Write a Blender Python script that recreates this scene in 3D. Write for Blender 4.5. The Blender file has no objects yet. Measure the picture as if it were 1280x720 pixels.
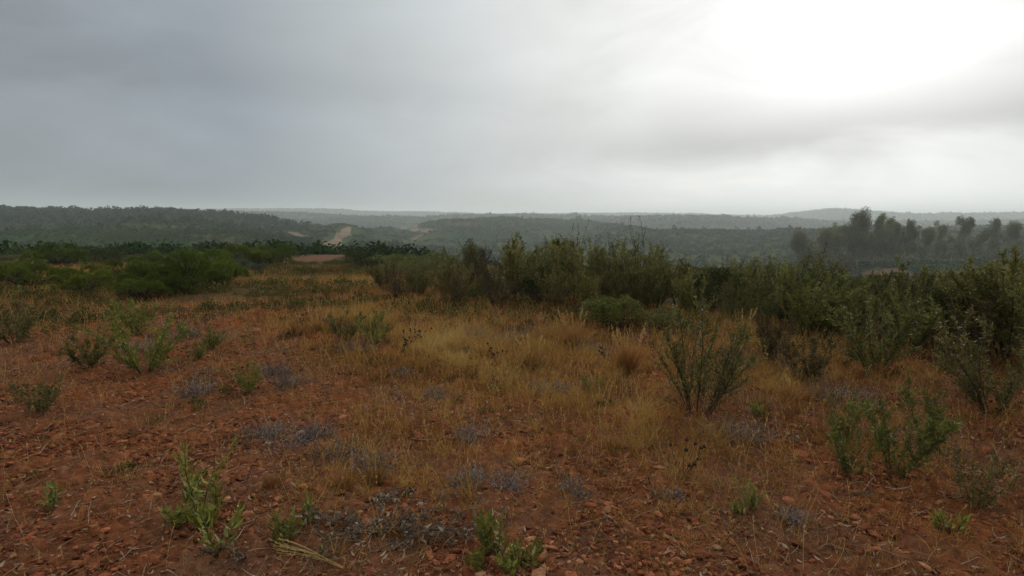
import bpy, math, random
import numpy as np
from mathutils import Vector
PI = math.pi
R = math.radians
C = bpy.context.scene.collection
F = 721.0
PITCH = R(7.27)
CAMZ = 1.6
HOR = 360 - F*math.tan(PITCH)

# ---------------------------------------------------------------- noise
def _h(ix, iy, s):
    n = (ix.astype(np.int64)*374761393 + iy.astype(np.int64)*668265263 + s*1442695041) & 0xffffffff
    n = ((n ^ (n >> 13))*1274126177) & 0xffffffff
    n = (n ^ (n >> 16)) & 0xffffffff
    return n/4294967295.0
def vnoise(x, y, s=0):
    ix = np.floor(x); iy = np.floor(y); fx = x-ix; fy = y-iy
    fx = fx*fx*fx*(fx*(fx*6-15)+10); fy = fy*fy*fy*(fy*(fy*6-15)+10)
    a = _h(ix, iy, s); b = _h(ix+1, iy, s); c = _h(ix, iy+1, s); d = _h(ix+1, iy+1, s)
    return (a*(1-fx)+b*fx)*(1-fy) + (c*(1-fx)+d*fx)*fy
def fbm(x, y, s=0, o=4):
    t = 0; a = .5; n = 0
    for k in range(o):
        t = t + a*(vnoise(x, y, s+k)*2-1); n += a; a *= .5
        x, y = x*2.03+17.1, y*2.03-9.7
    return t/n
def cells(x, y, s=0):
    """rounded clods: 1 at a cell's middle, 0 at its rim, and the cell's own random number"""
    ix = np.floor(x); iy = np.floor(y)
    d1 = np.full(x.shape, 9.0); d2 = np.full(x.shape, 9.0); rn = np.zeros(x.shape)
    for dx in (-1, 0, 1):
        for dy in (-1, 0, 1):
            cx, cy = ix+dx, iy+dy
            px = cx+_h(cx, cy, s); py = cy+_h(cx, cy, s+7)
            d = np.hypot(x-px, y-py)
            r = _h(cx, cy, s+3)
            near = d < d1
            d2 = np.where(near, d1, np.minimum(d2, d)); rn = np.where(near, r, rn); d1 = np.where(near, d, d1)
    return np.clip((d2-d1)*1.6, 0, 1), rn
def sstep(a, b, x):
    t = np.clip((x-a)/(b-a), 0, 1); return t*t*(3-2*t)

# ---------------------------------------------------------------- terrain
PX = np.array([0, 160, 240, 320, 400, 440, 500, 560, 640, 720, 800, 880, 960, 1040, 1120, 1280], float)
def row(*v): return np.array(v, float)
def zpy(d, py): # height of a point at depth d that shows at row py
    v = (360-py)/F
    return CAMZ + d*(v*math.cos(PITCH)-math.sin(PITCH))/(math.cos(PITCH)+v*math.sin(PITCH))
rings = []
o = np.ones(16)
rings.append((0*o, 0*o)); rings.append((6*o, 0*o)); rings.append((10*o, -.06*o))
d1 = row(38,38,38,42,44,44,38,30,24,22,22,22,24,25,26,28)
z1 = row(-1.3,-1.25,-1.3,-1.5,-1.7,-1.7,-1.5,-1.2,-1.0,-.9,-.9,-1.0,-1.2,-1.5,-1.5,-1.5)
rings.append((d1, z1))
rings.append((row(120,120,120,120,125,125,130,140,140,140,140,140,130,100,90,90), row(-13,-13,-13,-12.5,-12,-13,-18,-26,-28,-28,-28,-28,-27,-23,-21,-20)))
dE = row(260,260,260,265,280,290,330,350,350,350,300,300,280,170,150,150)
rings.append((dE, zpy(dE, row(290,290,292,297,303,304,304,308,312,314,318,318,316,331,333,330))))
dF = row(480,480,470,470,440,420,560,650,700,700,430,420,420,420,420,420)
rings.append((dF, zpy(dF, row(264.5,265,268.5,276,286,282.5,283,274,272.5,275,287,287,285.5,285,285,285))))
rings.append((dF*1.3+60, row(-24,-24,-24,-24,-30,-34,-30,-24,-24,-26,-36,-36,-38,-40,-40,-40)))
dG = row(1400,1400,1400,1400,1300,1200,1150,1150,1150,1150,1000,950,1000,1100,1150,1200)
rings.append((dG, zpy(dG, row(266,266,266,268,272,274,274.5,273,272,273,274,273.5,277.5,280,280,278))))
rings.append((row(1750,1750,1750,1750,1750,1750,1750,1750,1750,1750,1750,1650,1500,1400,1400,1400), -30*o))
dI = row(2400,2400,2400,2400,2400,2400,2400,2400,2400,2400,2400,2200,2000,1750,1700,1700)
rings.append((dI, zpy(dI, row(264,264,263.5,262.5,263,264,265.5,268,270,269,268.5,269.5,274,264,270,269))))
rings.append((3400*o, -26*o))
dJ = 5200*o
rings.append((dJ, zpy(dJ, row(266,266,266,266,266,266,267,267,267,266.5,268,268,268.5,268,267,267))))
rings.append((9000*o, -40*o))
xs = np.linspace(0, 1280, 257)
def smooth(v):
    w = np.exp(-np.linspace(-2, 2, 13)**2); w /= w.sum()
    a = np.interp(xs, PX, v); return np.convolve(np.pad(a, 6, mode='edge'), w, mode='valid')
RD = np.array([smooth(r[0]) for r in rings]); RZ = np.array([smooth(r[1]) for r in rings])

def Hbase(x, y):
    x = np.asarray(x, float); y = np.asarray(y, float)
    r = np.hypot(x, y); az = np.arctan2(x, y)
    lim = R(48)
    aa = np.abs(az)
    eff = np.where(aa > R(80), lim*(1-(aa-R(80))/R(100)), np.minimum(aa, lim))*np.sign(az)
    depth = r*np.cos(np.minimum(aa, lim))
    px = np.clip(640+np.tan(eff)*F/math.cos(PITCH), 0, 1280)
    fi = px/1280*256; i0 = np.clip(fi.astype(int), 0, 255); f = fi-i0
    z = np.zeros(r.shape); done = np.zeros(r.shape, bool)
    for k in range(len(rings)-1):
        da = RD[k][i0]*(1-f)+RD[k][i0+1]*f; db = RD[k+1][i0]*(1-f)+RD[k+1][i0+1]*f
        za = RZ[k][i0]*(1-f)+RZ[k][i0+1]*f; zb = RZ[k+1][i0]*(1-f)+RZ[k+1][i0+1]*f
        t = np.clip((depth-da)/(db-da), 0, 1); s = t*t*(3-2*t)
        m = (depth >= da) & ~done
        zz = za+(zb-za)*s
        z = np.where(m, zz, z)
        done |= m & (depth < db)
    return z, r
def H(x, y):
    z, r = Hbase(x, y)
    z = z + fbm(x/1.9, y/1.9, 3, 3)*.05*sstep(1, 6, r)
    z = z + fbm(x/9, y/9, 5, 3)*.12*sstep(8, 25, r)
    z = z + (fbm(x/60, y/60, 11, 4)*4.5 - 5.5*sstep(.80, 1.0, 1-np.abs(fbm(x/130+7, y/130, 13, 3)))*sstep(200, 330, r)*(1-sstep(600, 800, r)))*sstep(70, 260, r)*(1-.55*sstep(500, 800, r))
    z = z + fbm(x/260, y/260, 23, 4)*9*sstep(700, 1300, r)
    return z
def H1(x, y): return float(H(np.array([x]), np.array([y]))[0])
def ray(px, py):
    u = (px-640)/F; v = (360-py)/F
    return (u, math.cos(PITCH)+v*math.sin(PITCH), -math.sin(PITCH)+v*math.cos(PITCH))
def gp(px, py):
    """where the ground lies along a sight line of the photograph"""
    a = ray(px, py); k = 60.0/2000
    t = np.exp(np.linspace(math.log(1.2), math.log(4000), 4000))
    X = a[0]*t; Y = a[1]*t; Z = CAMZ+a[2]*t
    hit = np.nonzero(Z <= H(X, Y))[0]
    i = hit[0] if len(hit) else len(t)-1
    return float(X[i]), float(Y[i])

# ---------------------------------------------------------------- mesh helpers
def mesh_np(name, V, Fc, mat, rnd=None, smooth_shade=False):
    me = bpy.data.meshes.new(name)
    V = np.ascontiguousarray(V, np.float32); Fc = np.ascontiguousarray(Fc, np.int32)
    k = Fc.shape[1]
    me.vertices.add(len(V)); me.vertices.foreach_set('co', V.ravel())
    me.loops.add(Fc.size); me.loops.foreach_set('vertex_index', Fc.ravel())
    me.polygons.add(len(Fc)); me.polygons.foreach_set('loop_start', np.arange(len(Fc), dtype=np.int32)*k)
    me.update(calc_edges=True)
    if rnd is not None:
        a = me.attributes.new('rnd', 'FLOAT', 'POINT'); a.data.foreach_set('value', np.ascontiguousarray(rnd, np.float32))
    me.polygons.foreach_set('use_smooth', np.full(len(Fc), smooth_shade))
    me.materials.append(mat)
    return me
def tag(ob, label=None, cat=None, group=None, kind=None):
    if label: ob['label'] = label
    if cat: ob['category'] = cat
    if group: ob['group'] = group
    if kind: ob['kind'] = kind
    return ob
def link(name, me, parent=None):
    ob = bpy.data.objects.new(name, me); C.objects.link(ob)
    if parent: ob.parent = parent
    return ob
USED = {}
def place(name, parts, x, y, label, cat, group=None, rz=0, s=1, z=None, tilt=0, sink=.01, sz=1):
    """a thing: an Empty at its base that parents its parts (part name, mesh)"""
    if z is None: z = H1(x, y)-sink*s
    if len(parts) == 1:
        e = bpy.data.objects.new(name, parts[0][1])
    else:
        e = bpy.data.objects.new(name, None)
    C.objects.link(e)
    e.location = (x, y, z); e.rotation_euler = (tilt*math.cos(rz), tilt*math.sin(rz), rz); e.scale = (s, s, s*sz)
    if len(parts) > 1:
        for pn, me in parts: link(pn, me, e)
    tag(e, label, cat, group)
    assert label not in USED, label
    USED[label] = 1
    return e
class Acc:
    def __init__(s): s.V = []; s.F = []; s.r = []; s.n = 0
    def add(s, V, Fc, r):
        s.V.append(V.reshape(-1, 3)); s.F.append(Fc+s.n); s.r.append(r); s.n += len(s.V[-1])
    def mesh(s, name, mat, sm=False):
        return mesh_np(name, np.concatenate(s.V), np.concatenate(s.F), mat, np.concatenate(s.r), sm)
def unit(v): return v/np.maximum(np.linalg.norm(v, axis=-1, keepdims=True), 1e-9)
def rdir(rng, m): return unit(rng.normal(size=(m, 3)))
def tubes(acc, P, Rr, k, rv):
    """P (m,n,3) centre lines, Rr (m,n) radii -> quad tubes"""
    m, n, _ = P.shape
    T = unit(np.gradient(P, axis=1)); ref = np.where(np.abs(T[..., 2:3]) > .9, np.array([1., 0, 0]), np.array([0, 0, 1.]))
    A = unit(np.cross(T, ref)); B = np.cross(T, A)
    th = np.arange(k)*2*PI/k
    V = P[:, :, None, :] + Rr[..., None, None]*(A[:, :, None, :]*np.cos(th)[None, None, :, None]+B[:, :, None, :]*np.sin(th)[None, None, :, None])
    i = np.arange(m)[:, None, None]*n*k; j = np.arange(n-1)[None, :, None]*k; q = np.arange(k)[None, None, :]
    q2 = (q+1) % k
    Fc = np.stack([i+j+q, i+j+q2, i+j+k+q2, i+j+k+q], -1).reshape(-1, 4)
    acc.add(V, Fc, np.repeat(rv, n*k))
def leaves(acc, P, D, S, L, W, rv, curl=.15):
    """pointed leaves: base P, direction D, side S, length L, width W"""
    m = len(P); L = L[:, None]; W = W[:, None]
    N = unit(np.cross(D, S))
    mid = P+D*L*.45+N*L*curl*.35
    V = np.stack([P, mid+S*W/2, P+D*L-N*L*curl, mid-S*W/2], 1)
    Fc = np.arange(m*4).reshape(m, 4)
    acc.add(V, Fc, np.repeat(rv, 4))
def strips(acc, P, W, S, rv):
    """flat tapering blades: P (m,n,3), W (m,n), side S (m,3)"""
    m, n, _ = P.shape
    off = S[:, None, :]*W[..., None]/2
    V = np.stack([P-off, P+off], 2)
    i = np.arange(m)[:, None]*n*2; j = np.arange(n-1)[None, :]*2
    Fc = np.stack([i+j, i+j+1, i+j+3, i+j+2], -1).reshape(-1, 4)
    acc.add(V, Fc, np.repeat(rv, n*2))
def curves(rng, start, D, L, n, up=0., wig=.08):
    """bending stems; up>0 turns them skyward, <0 lets them droop"""
    m = len(start); P = np.zeros((m, n, 3)); P[:, 0] = start; d = unit(D)
    for k in range(1, n):
        P[:, k] = P[:, k-1]+d*(L/(n-1))[:, None]
        d = d + rng.normal(size=(m, 3))*wig; d[:, 2] += up/(n-1); d = unit(d)
    return P
def along(P, idx, t):
    n = P.shape[1]; f = t*(n-1); i = np.clip(f.astype(int), 0, n-2); f = (f-i)[:, None]
    a = P[idx, i]; b = P[idx, i+1]
    return a*(1-f)+b*f, unit(b-a)

# ---------------------------------------------------------------- materials
def ramp_mat(name, cols, rough=.75, transl=0., obj_var=.0, noise=None, spec=.2, bump=0):
    """cols: list of (pos, rgb) picked by the per-leaf random attribute"""
    m = bpy.data.materials.new(name); m.use_nodes = True; nt = m.node_tree; nt.nodes.clear()
    N = nt.nodes.new; Lk = nt.links.new
    out = N('ShaderNodeOutputMaterial'); at = N('ShaderNodeAttribute'); at.attribute_name = 'rnd'
    cr = N('ShaderNodeValToRGB'); cr.color_ramp.interpolation = 'LINEAR'
    el = cr.color_ramp.elements
    while len(el) < len(cols): el.new(.5)
    for e, (p, c) in zip(el, cols): e.position = p; e.color = (*c, 1)
    Lk(at.outputs['Fac'], cr.inputs[0]); col = cr.outputs[0]
    if obj_var:
        oi = N('ShaderNodeObjectInfo'); hs = N('ShaderNodeHueSaturation')
        mh = N('ShaderNodeMapRange'); mh.inputs['To Min'].default_value = .5-.035*obj_var; mh.inputs['To Max'].default_value = .5+.02*obj_var
        mv = N('ShaderNodeMapRange'); mv.inputs['To Min'].default_value = 1-.35*obj_var; mv.inputs['To Max'].default_value = 1+.35*obj_var
        w = N('ShaderNodeTexWhiteNoise'); w.noise_dimensions = '1D'
        Lk(oi.outputs['Random'], w.inputs['W'])
        Lk(oi.outputs['Random'], mh.inputs['Value']); Lk(w.outputs['Value'], mv.inputs['Value'])
        Lk(mh.outputs[0], hs.inputs['Hue']); Lk(mv.outputs[0], hs.inputs['Value']); Lk(col, hs.inputs['Color']); col = hs.outputs[0]
    if noise:
        tc = N('ShaderNodeTexCoord'); nz = N('ShaderNodeTexNoise'); nz.inputs['Scale'].default_value = noise; nz.inputs['Detail'].default_value = 5
        mr = N('ShaderNodeMapRange'); mr.inputs['From Min'].default_value = .3; mr.inputs['From Max'].default_value = .7
        mr.inputs['To Min'].default_value = .6; mr.inputs['To Max'].default_value = 1.35
        Lk(tc.outputs['Object'], nz.inputs['Vector']); Lk(nz.outputs['Fac'], mr.inputs['Value'])
        mx = N('ShaderNodeVectorMath'); mx.operation = 'SCALE'; Lk(col, mx.inputs[0]); Lk(mr.outputs[0], mx.inputs['Scale']); col = mx.outputs[0]
    b = N('ShaderNodeBsdfPrincipled'); b.inputs['Roughness'].default_value = rough
    b.inputs['Specular IOR Level'].default_value = spec
    Lk(col, b.inputs['Base Color'])
    if bump:
        tc2 = N('ShaderNodeTexCoord'); n2 = N('ShaderNodeTexNoise'); n2.inputs['Scale'].default_value = bump; n2.inputs['Detail'].default_value = 6
        bp = N('ShaderNodeBump'); bp.inputs['Strength'].default_value = .6; bp.inputs['Distance'].default_value = .01
        Lk(tc2.outputs['Object'], n2.inputs['Vector']); Lk(n2.outputs['Fac'], bp.inputs['Height']); Lk(bp.outputs[0], b.inputs['Normal'])
    sh = b.outputs[0]
    if transl:
        t = N('ShaderNodeBsdfTranslucent'); Lk(col, t.inputs['Color'])
        ms = N('ShaderNodeMixShader'); ms.inputs[0].default_value = transl
        Lk(sh, ms.inputs[1]); Lk(t.outputs[0], ms.inputs[2]); sh = ms.outputs[0]
    Lk(sh, out.inputs['Surface'])
    return m
M = {}
M['cistus'] = ramp_mat('cistus_leaf', [(0, (.050,.056,.011)), (.45, (.145,.148,.028)), (.8, (.24,.225,.045)), (.93, (.17,.16,.06)), (1, (.26,.25,.14))], .5, .3, 1.0, spec=.4)
M['cistus_brown'] = ramp_mat('cistus_dry_leaf', [(0, (.045,.036,.014)), (.5, (.10,.08,.028)), (.85, (.16,.10,.036)), (1, (.19,.13,.07))], .7, .2, 1)
M['dense'] = ramp_mat('dense_shrub_leaf', [(0, (.05,.058,.010)), (.6, (.125,.14,.024)), (.93, (.15,.165,.034)), (1, (.22,.24,.13))], .5, .3, .15, spec=.3)
M['dark'] = ramp_mat('dark_shrub_leaf', [(0, (.022,.030,.010)), (.7, (.055,.070,.020)), (1, (.09,.105,.03))], .6, .2, .5, spec=.1)
M['pine'] = ramp_mat('pine_needle', [(0, (.038,.058,.006)), (.5, (.10,.145,.016)), (1, (.18,.23,.036))], .6, .15, .5)
M['fresh'] = ramp_mat('fresh_leaf', [(0, (.075,.090,.014)), (.55, (.17,.185,.030)), (.88, (.27,.255,.06)), (1, (.40,.34,.18))], .55, .3, .5, spec=.3)
M['sage'] = ramp_mat('sage_leaf', [(0, (.03,.045,.03)), (.7, (.07,.09,.06)), (1, (.13,.16,.12))], .7, .15, .5)
M['euca'] = ramp_mat('eucalyptus_leaf', [(0, (.045,.060,.018)), (.6, (.11,.125,.038)), (1, (.18,.18,.06))], .6, .4, .7, spec=.1)
M['bark'] = ramp_mat('twig_bark', [(0, (.030,.020,.014)), (.6, (.065,.045,.032)), (1, (.12,.095,.075))], .85, 0, .6)
M['trunk'] = ramp_mat('pale_trunk', [(0, (.10,.085,.065)), (1, (.24,.21,.17))], .8, 0, .4, noise=.8)
M['deadwood'] = ramp_mat('dead_wood', [(0, (.04,.027,.018)), (.5, (.09,.066,.046)), (1, (.19,.155,.12))], .9, 0, .6, noise=25, bump=60)
M['driedleaf'] = ramp_mat('withered_leaf', [(0, (.05,.036,.024)), (.6, (.14,.11,.08)), (1, (.34,.30,.25))], .85, .15, .4)
M['herb'] = ramp_mat('grey_herb', [(0, (.055,.045,.038)), (.5, (.18,.155,.145)), (1, (.34,.31,.30))], .9, .1, .5, spec=0)
M['straw'] = ramp_mat('straw', [(0, (.085,.038,.014)), (.35, (.17,.08,.028)), (.65, (.32,.18,.05)), (.9, (.45,.30,.10)), (1, (.42,.34,.2))], .7, .3, .5)
M['grass'] = ramp_mat('dry_grass', [(0, (.055,.028,.012)), (.22, (.13,.062,.024)), (.5, (.31,.155,.040)), (.8, (.44,.30,.095)), (1, (.44,.37,.21))], .75, .35, spec=.05)
M['litter'] = ramp_mat('litter', [(0, (.05,.026,.016)), (.4, (.15,.08,.045)), (.8, (.22,.14,.085)), (1, (.32,.25,.19))], .85, .1, spec=0)
M['stone'] = ramp_mat('red_stone', [(0, (.045,.018,.009)), (.4, (.13,.042,.021)), (.75, (.23,.080,.038)), (.95, (.31,.16,.085)), (1, (.42,.34,.28))], .9, 0, 0, noise=40, bump=90, spec=.05)
M['palestone'] = ramp_mat('pale_stone', [(0, (.30,.19,.12)), (1, (.46,.33,.24))], .85, 0, .4, noise=20, bump=60)
M['redclod'] = ramp_mat('red_clod', [(0, (.22,.07,.032)), (1, (.36,.13,.06))], .95, 0, .4, noise=25, bump=70)
M['scrub'] = ramp_mat('hill_scrub', [(0, (.011,.028,.007)), (.45, (.026,.052,.012)), (.75, (.048,.066,.017)), (.9, (.062,.056,.022)), (1, (.08,.062,.03))], .8, .1, spec=0)
M['heath'] = ramp_mat('heath', [(0, (.025,.030,.010)), (.4, (.055,.062,.020)), (.75, (.09,.085,.028)), (1, (.15,.115,.05))], .8, .2, spec=0)
M['seed'] = ramp_mat('seed_capsule', [(0, (.02,.014,.009)), (1, (.06,.04,.025))], .8)
M['flower'] = ramp_mat('flower', [(0, (.30,.08,.28)), (1, (.45,.2,.42))], .6, .3)

# ---------------------------------------------------------------- the ground
BARE = []      # (x, y, radius, colour strength) bare red patches
for px, py, rx, ry, w in ((385, 324, 60, 11, .9), (1108, 340, 50, 9, .8), (230, 402, 40, 8, .6), (1210, 343, 60, 9, .7)):
    a = gp(px, py); b = gp(px+rx, py); c = gp(px, py-ry)
    BARE.append((a[0], a[1], abs(b[0]-a[0])*.6, max(abs(c[1]-a[1])*.6, .3), w))
def bare_at(x, y):
    v = np.zeros(x.shape)
    for (cx, cy, rx, ry, w) in BARE:
        q = np.hypot((x-cx)/rx, (y-cy)/ry) + fbm(x/max(rx*.5, .4), y/max(ry*.5, .4), 91, 3)*.45
        v = np.maximum(v, w*(1-sstep(.7, 1.15, q)))
    return v
def front(x):   # where the scrub belt starts, in metres ahead
    return np.interp(x, [-9, -6, -3.5, -2.2, -1, 1.5, 2.2, 3.2, 3.8, 5, 9], [8.6, 9.5, 12, 11, 9.6, 9.6, 9.2, 7.8, 6.8, 5.2, 4.5])

def build_ground():
    th = np.concatenate([np.linspace(-180, -56, 60, endpoint=False), np.linspace(-56, 56, 1150), np.linspace(56, 180, 61)[1:-1]])
    th = np.radians(th); nt = len(th)
    rr = np.concatenate([np.linspace(.4, 2.2, 24, endpoint=False), np.linspace(2.2, 8, 420, endpoint=False), np.exp(np.linspace(math.log(8), math.log(9000), 520))])
    nr = len(rr)
    Rg, T = np.meshgrid(rr, th, indexing='ij')
    X = Rg*np.sin(T); Y = Rg*np.cos(T)
    Z = H(X, Y)
    nearm = 1-sstep(9, 16, Rg)
    c1, q1 = cells(X/.085+fbm(X*7, Y*7, 40, 2)*.5, Y/.07+fbm(X*7, Y*7, 44, 2)*.5, 51)
    c2, q2 = cells(X/.032, Y/.032, 57)
    rough = .35+.65*vnoise(X/.7, Y/.7, 61)
    Z = Z + nearm*rough*((c1*(.3+q1))*.027 + c2*q2*.010 + fbm(X/.3, Y/.3, 66, 4)*.028)
    V = np.stack([X, Y, Z], -1).reshape(-1, 3)
    ctr = np.array([[0, 0, H1(0, .01)]])
    i = np.arange(nr-1)[:, None]*nt; j = np.arange(nt)[None, :]; j2 = (j+1) % nt
    Fc = np.stack([i+j, i+j2, i+nt+j2, i+nt+j], -1).reshape(-1, 4)
    # winding so that normals point up
    Fc = Fc[:, ::-1]
    # centre disc closed with quads between pairs of sectors
    n0 = len(V); V = np.concatenate([V, ctr])
    js = np.arange(0, nt-1, 2)
    cap = np.stack([np.full(len(js), n0), js, js+1, (js+2) % nt], -1)
    Fc = np.concatenate([Fc, cap])
    mat = ground_mat()
    me = mesh_np('ground', V, Fc, mat, np.concatenate([np.clip(q1*.6+q2*.4, 0, 1).ravel(), [.5]]), True)
    at = me.attributes.new('bare', 'FLOAT', 'POINT'); at.data.foreach_set('value', np.concatenate([bare_at(X, Y).ravel(), [0]]).astype(np.float32))
    # green-brown heath soil beyond the front of the belt
    gr = sstep(0, 3.0, Y-front(X)-fbm(X/1.5, Y/1.5, 71, 3)*1.2)*np.where(Y > 2, 1, .6); gr = np.where(Rg > 30, 1, gr)
    at = me.attributes.new('wild', 'FLOAT', 'POINT'); at.data.foreach_set('value', np.concatenate([gr.ravel(), [0]]).astype(np.float32))
    ob = link('ground', me); tag(ob, 'reddish stony ground falling away to scrub covered hills', kind='structure')
    return ob

def ground_mat():
    m = bpy.data.materials.new('ground'); m.use_nodes = True; nt = m.node_tree; nt.nodes.clear()
    N = nt.nodes.new; Lk = nt.links.new
    geo = N('ShaderNodeNewGeometry')
    def noise(scale, det=5, rough=.6):
        n = N('ShaderNodeTexNoise'); n.inputs['Scale'].default_value = scale; n.inputs['Detail'].default_value = det; n.inputs['Roughness'].default_value = rough
        Lk(geo.outputs['Position'], n.inputs['Vector']); return n.outputs['Fac']
    def ramp(fac, cols):
        cr = N('ShaderNodeValToRGB'); el = cr.color_ramp.elements
        while len(el) < len(cols): el.new(.5)
        for e, (p, c) in zip(el, cols): e.position = p; e.color = (*c, 1)
        Lk(fac, cr.inputs[0]); return cr.outputs[0]
    def mix(f, a, b):
        x = N('ShaderNodeMix'); x.data_type = 'RGBA'
        if isinstance(f, float): x.inputs[0].default_value = f
        else: Lk(f, x.inputs[0])
        Lk(a, x.inputs[6]); Lk(b, x.inputs[7]); return x.outputs[2]
    def attr(n):
        a = N('ShaderNodeAttribute'); a.attribute_name = n; return a.outputs['Fac']
    soil = ramp(noise(9, 8, .7), [(.28, (.038,.015,.009)), (.45, (.11,.036,.017)), (.6, (.19,.064,.028)), (.78, (.28,.12,.058))])
    clod = ramp(attr('rnd'), [(0, (.040,.016,.009)), (.45, (.13,.044,.018)), (.8, (.23,.080,.031)), (1, (.32,.16,.08))])
    s = mix(.55, soil, clod)
    dull = ramp(noise(1.1, 4), [(.4, (0, 0, 0)), (.62, (1, 1, 1))])
    grey = ramp(noise(22, 6), [(.3, (.055,.036,.025)), (.7, (.14,.095,.066))])
    f1 = N('ShaderNodeMath'); f1.operation = 'MULTIPLY'; Lk(dull, f1.inputs[0]); f1.inputs[1].default_value = .55
    s = mix(f1.outputs[0], s, grey)
    wild = ramp(noise(.9, 7, .7), [(.3, (.022,.021,.010)), (.5, (.052,.040,.019)), (.7, (.10,.066,.033))])
    hills = ramp(noise(.012, 6, .6), [(.35, (.015,.034,.009)), (.52, (.028,.048,.013)), (.68, (.060,.050,.022))])
    dist = N('ShaderNodeVectorMath'); dist.operation = 'LENGTH'; Lk(geo.outputs['Position'], dist.inputs[0])
    mr = N('ShaderNodeMapRange'); mr.inputs['From Min'].default_value = 60; mr.inputs['From Max'].default_value = 160; Lk(dist.outputs['Value'], mr.inputs['Value'])
    w = mix(mr.outputs[0], wild, hills)
    s = mix(attr('wild'), s, w)
    red = ramp(noise(2.2, 6), [(.3, (.085,.050,.033)), (.7, (.15,.085,.054))])
    s = mix(attr('bare'), s, red)
    b = N('ShaderNodeBsdfPrincipled'); b.inputs['Roughness'].default_value = .95; b.inputs['Specular IOR Level'].default_value = 0.
    Lk(s, b.inputs['Base Color'])
    bp = N('ShaderNodeBump'); bp.inputs['Strength'].default_value = .9; bp.inputs['Distance'].default_value = .012
    Lk(noise(70, 8, .75), bp.inputs['Height']); Lk(bp.outputs[0], b.inputs['Normal'])
    out = N('ShaderNodeOutputMaterial'); Lk(b.outputs[0], out.inputs['Surface'])
    return m
ground = build_ground()

# pale dirt tracks over the middle hills, draped on the ground mesh
from mathutils.bvhtree import BVHTree
me = ground.data
nv = len(me.vertices); co = np.empty(nv*3, np.float32); me.vertices.foreach_get('co', co); co = co.reshape(-1, 3)
rv = np.hypot(co[:, 0], co[:, 1]); fa = np.empty(len(me.polygons)*4, np.int32); me.loops.foreach_get('vertex_index', fa); fa = fa.reshape(-1, 4)
m_ = (rv[fa[:, 0]] > 60) & (rv[fa[:, 0]] < 1400) & (co[fa[:, 0], 1] > 0) & (np.abs(np.arctan2(co[fa[:, 0], 0], co[fa[:, 0], 1])) < R(46))
sub = fa[m_]; uq, inv = np.unique(sub, return_inverse=True)
bvh = BVHTree.FromPolygons([tuple(v) for v in co[uq].tolist()], inv.reshape(-1, 4).tolist())
def hit_z(x, y):
    h = bvh.ray_cast(Vector((x, y, 300)), Vector((0, 0, -1)))
    return h[0].z if h[0] is not None else H1(x, y)
def sight(px, py):
    a = ray(px, py); h = bvh.ray_cast(Vector((0, 0, CAMZ))+Vector(a)*70, Vector(a).normalized())
    return h[0] if h[0] is not None else None
M['track'] = ramp_mat('pale_track', [(0, (.13,.092,.064)), (1, (.19,.14,.10))], .95, 0, 0, noise=.15, spec=0)
TRACKS = []
def track(pts, w, label):
    P = [sight(*p) for p in pts]; P = [p for p in P if p is not None]
    TRACKS.append(([(p.x, p.y) for p in P], w))
    pts2 = []
    for a, b in zip(P[:-1], P[1:]):
        n = max(2, int((b-a).length/4))
        for k in range(n): pts2.append(a+(b-a)*k/n)
    pts2.append(P[-1])
    V = []; q = 4
    for k, p in enumerate(pts2):
        d = (pts2[min(k+1, len(pts2)-1)]-pts2[max(k-1, 0)]); d.z = 0; d.normalize(); s = Vector((-d.y, d.x, 0))
        ww = w*(.75+.25*math.sin(k*.7)+.15*math.sin(k*1.9)+.5*random.Random(k).random())
        for j in range(q+1):
            c = p+s*ww*(j/q-.5); V.append((c.x, c.y, hit_z(c.x, c.y)+.4))
    n = len(pts2); Fc = [(k*(q+1)+j, k*(q+1)+j+1, (k+1)*(q+1)+j+1, (k+1)*(q+1)+j) for k in range(n-1) for j in range(q)]
    ob = link('dirt_track', mesh_np('dirt_track', np.array(V), np.array(Fc), M['track'], np.full(len(V), .5), True))
    tag(ob, label, kind='structure')
track([(414, 309), (420, 302), (427, 295), (432, 289), (437, 284)], 6, 'pale straight dirt track climbing the middle hill')
track([(488, 284), (502, 285.5), (518, 287.5), (534, 289), (541, 290)], 10, 'pale dirt track crossing the slope right of the straight track')
track([(541, 290), (528, 294), (516, 300)], 4, 'faint track branching down from the crossing track')
track([(352, 290), (366, 292), (378, 297)], 4, 'short bare track on the flank left of the straight track')
def near_track(x, y):
    v = np.zeros(x.shape, bool)
    for pts, w in TRACKS:
        for (ax, ay), (bx, by) in zip(pts[:-1], pts[1:]):
            L2 = (bx-ax)**2+(by-ay)**2+1e-6; t = np.clip(((x-ax)*(bx-ax)+(y-ay)*(by-ay))/L2, 0, 1)
            v |= np.hypot(x-ax-t*(bx-ax), y-ay-t*(by-ay)) < w*.5+4
    return v

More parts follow.
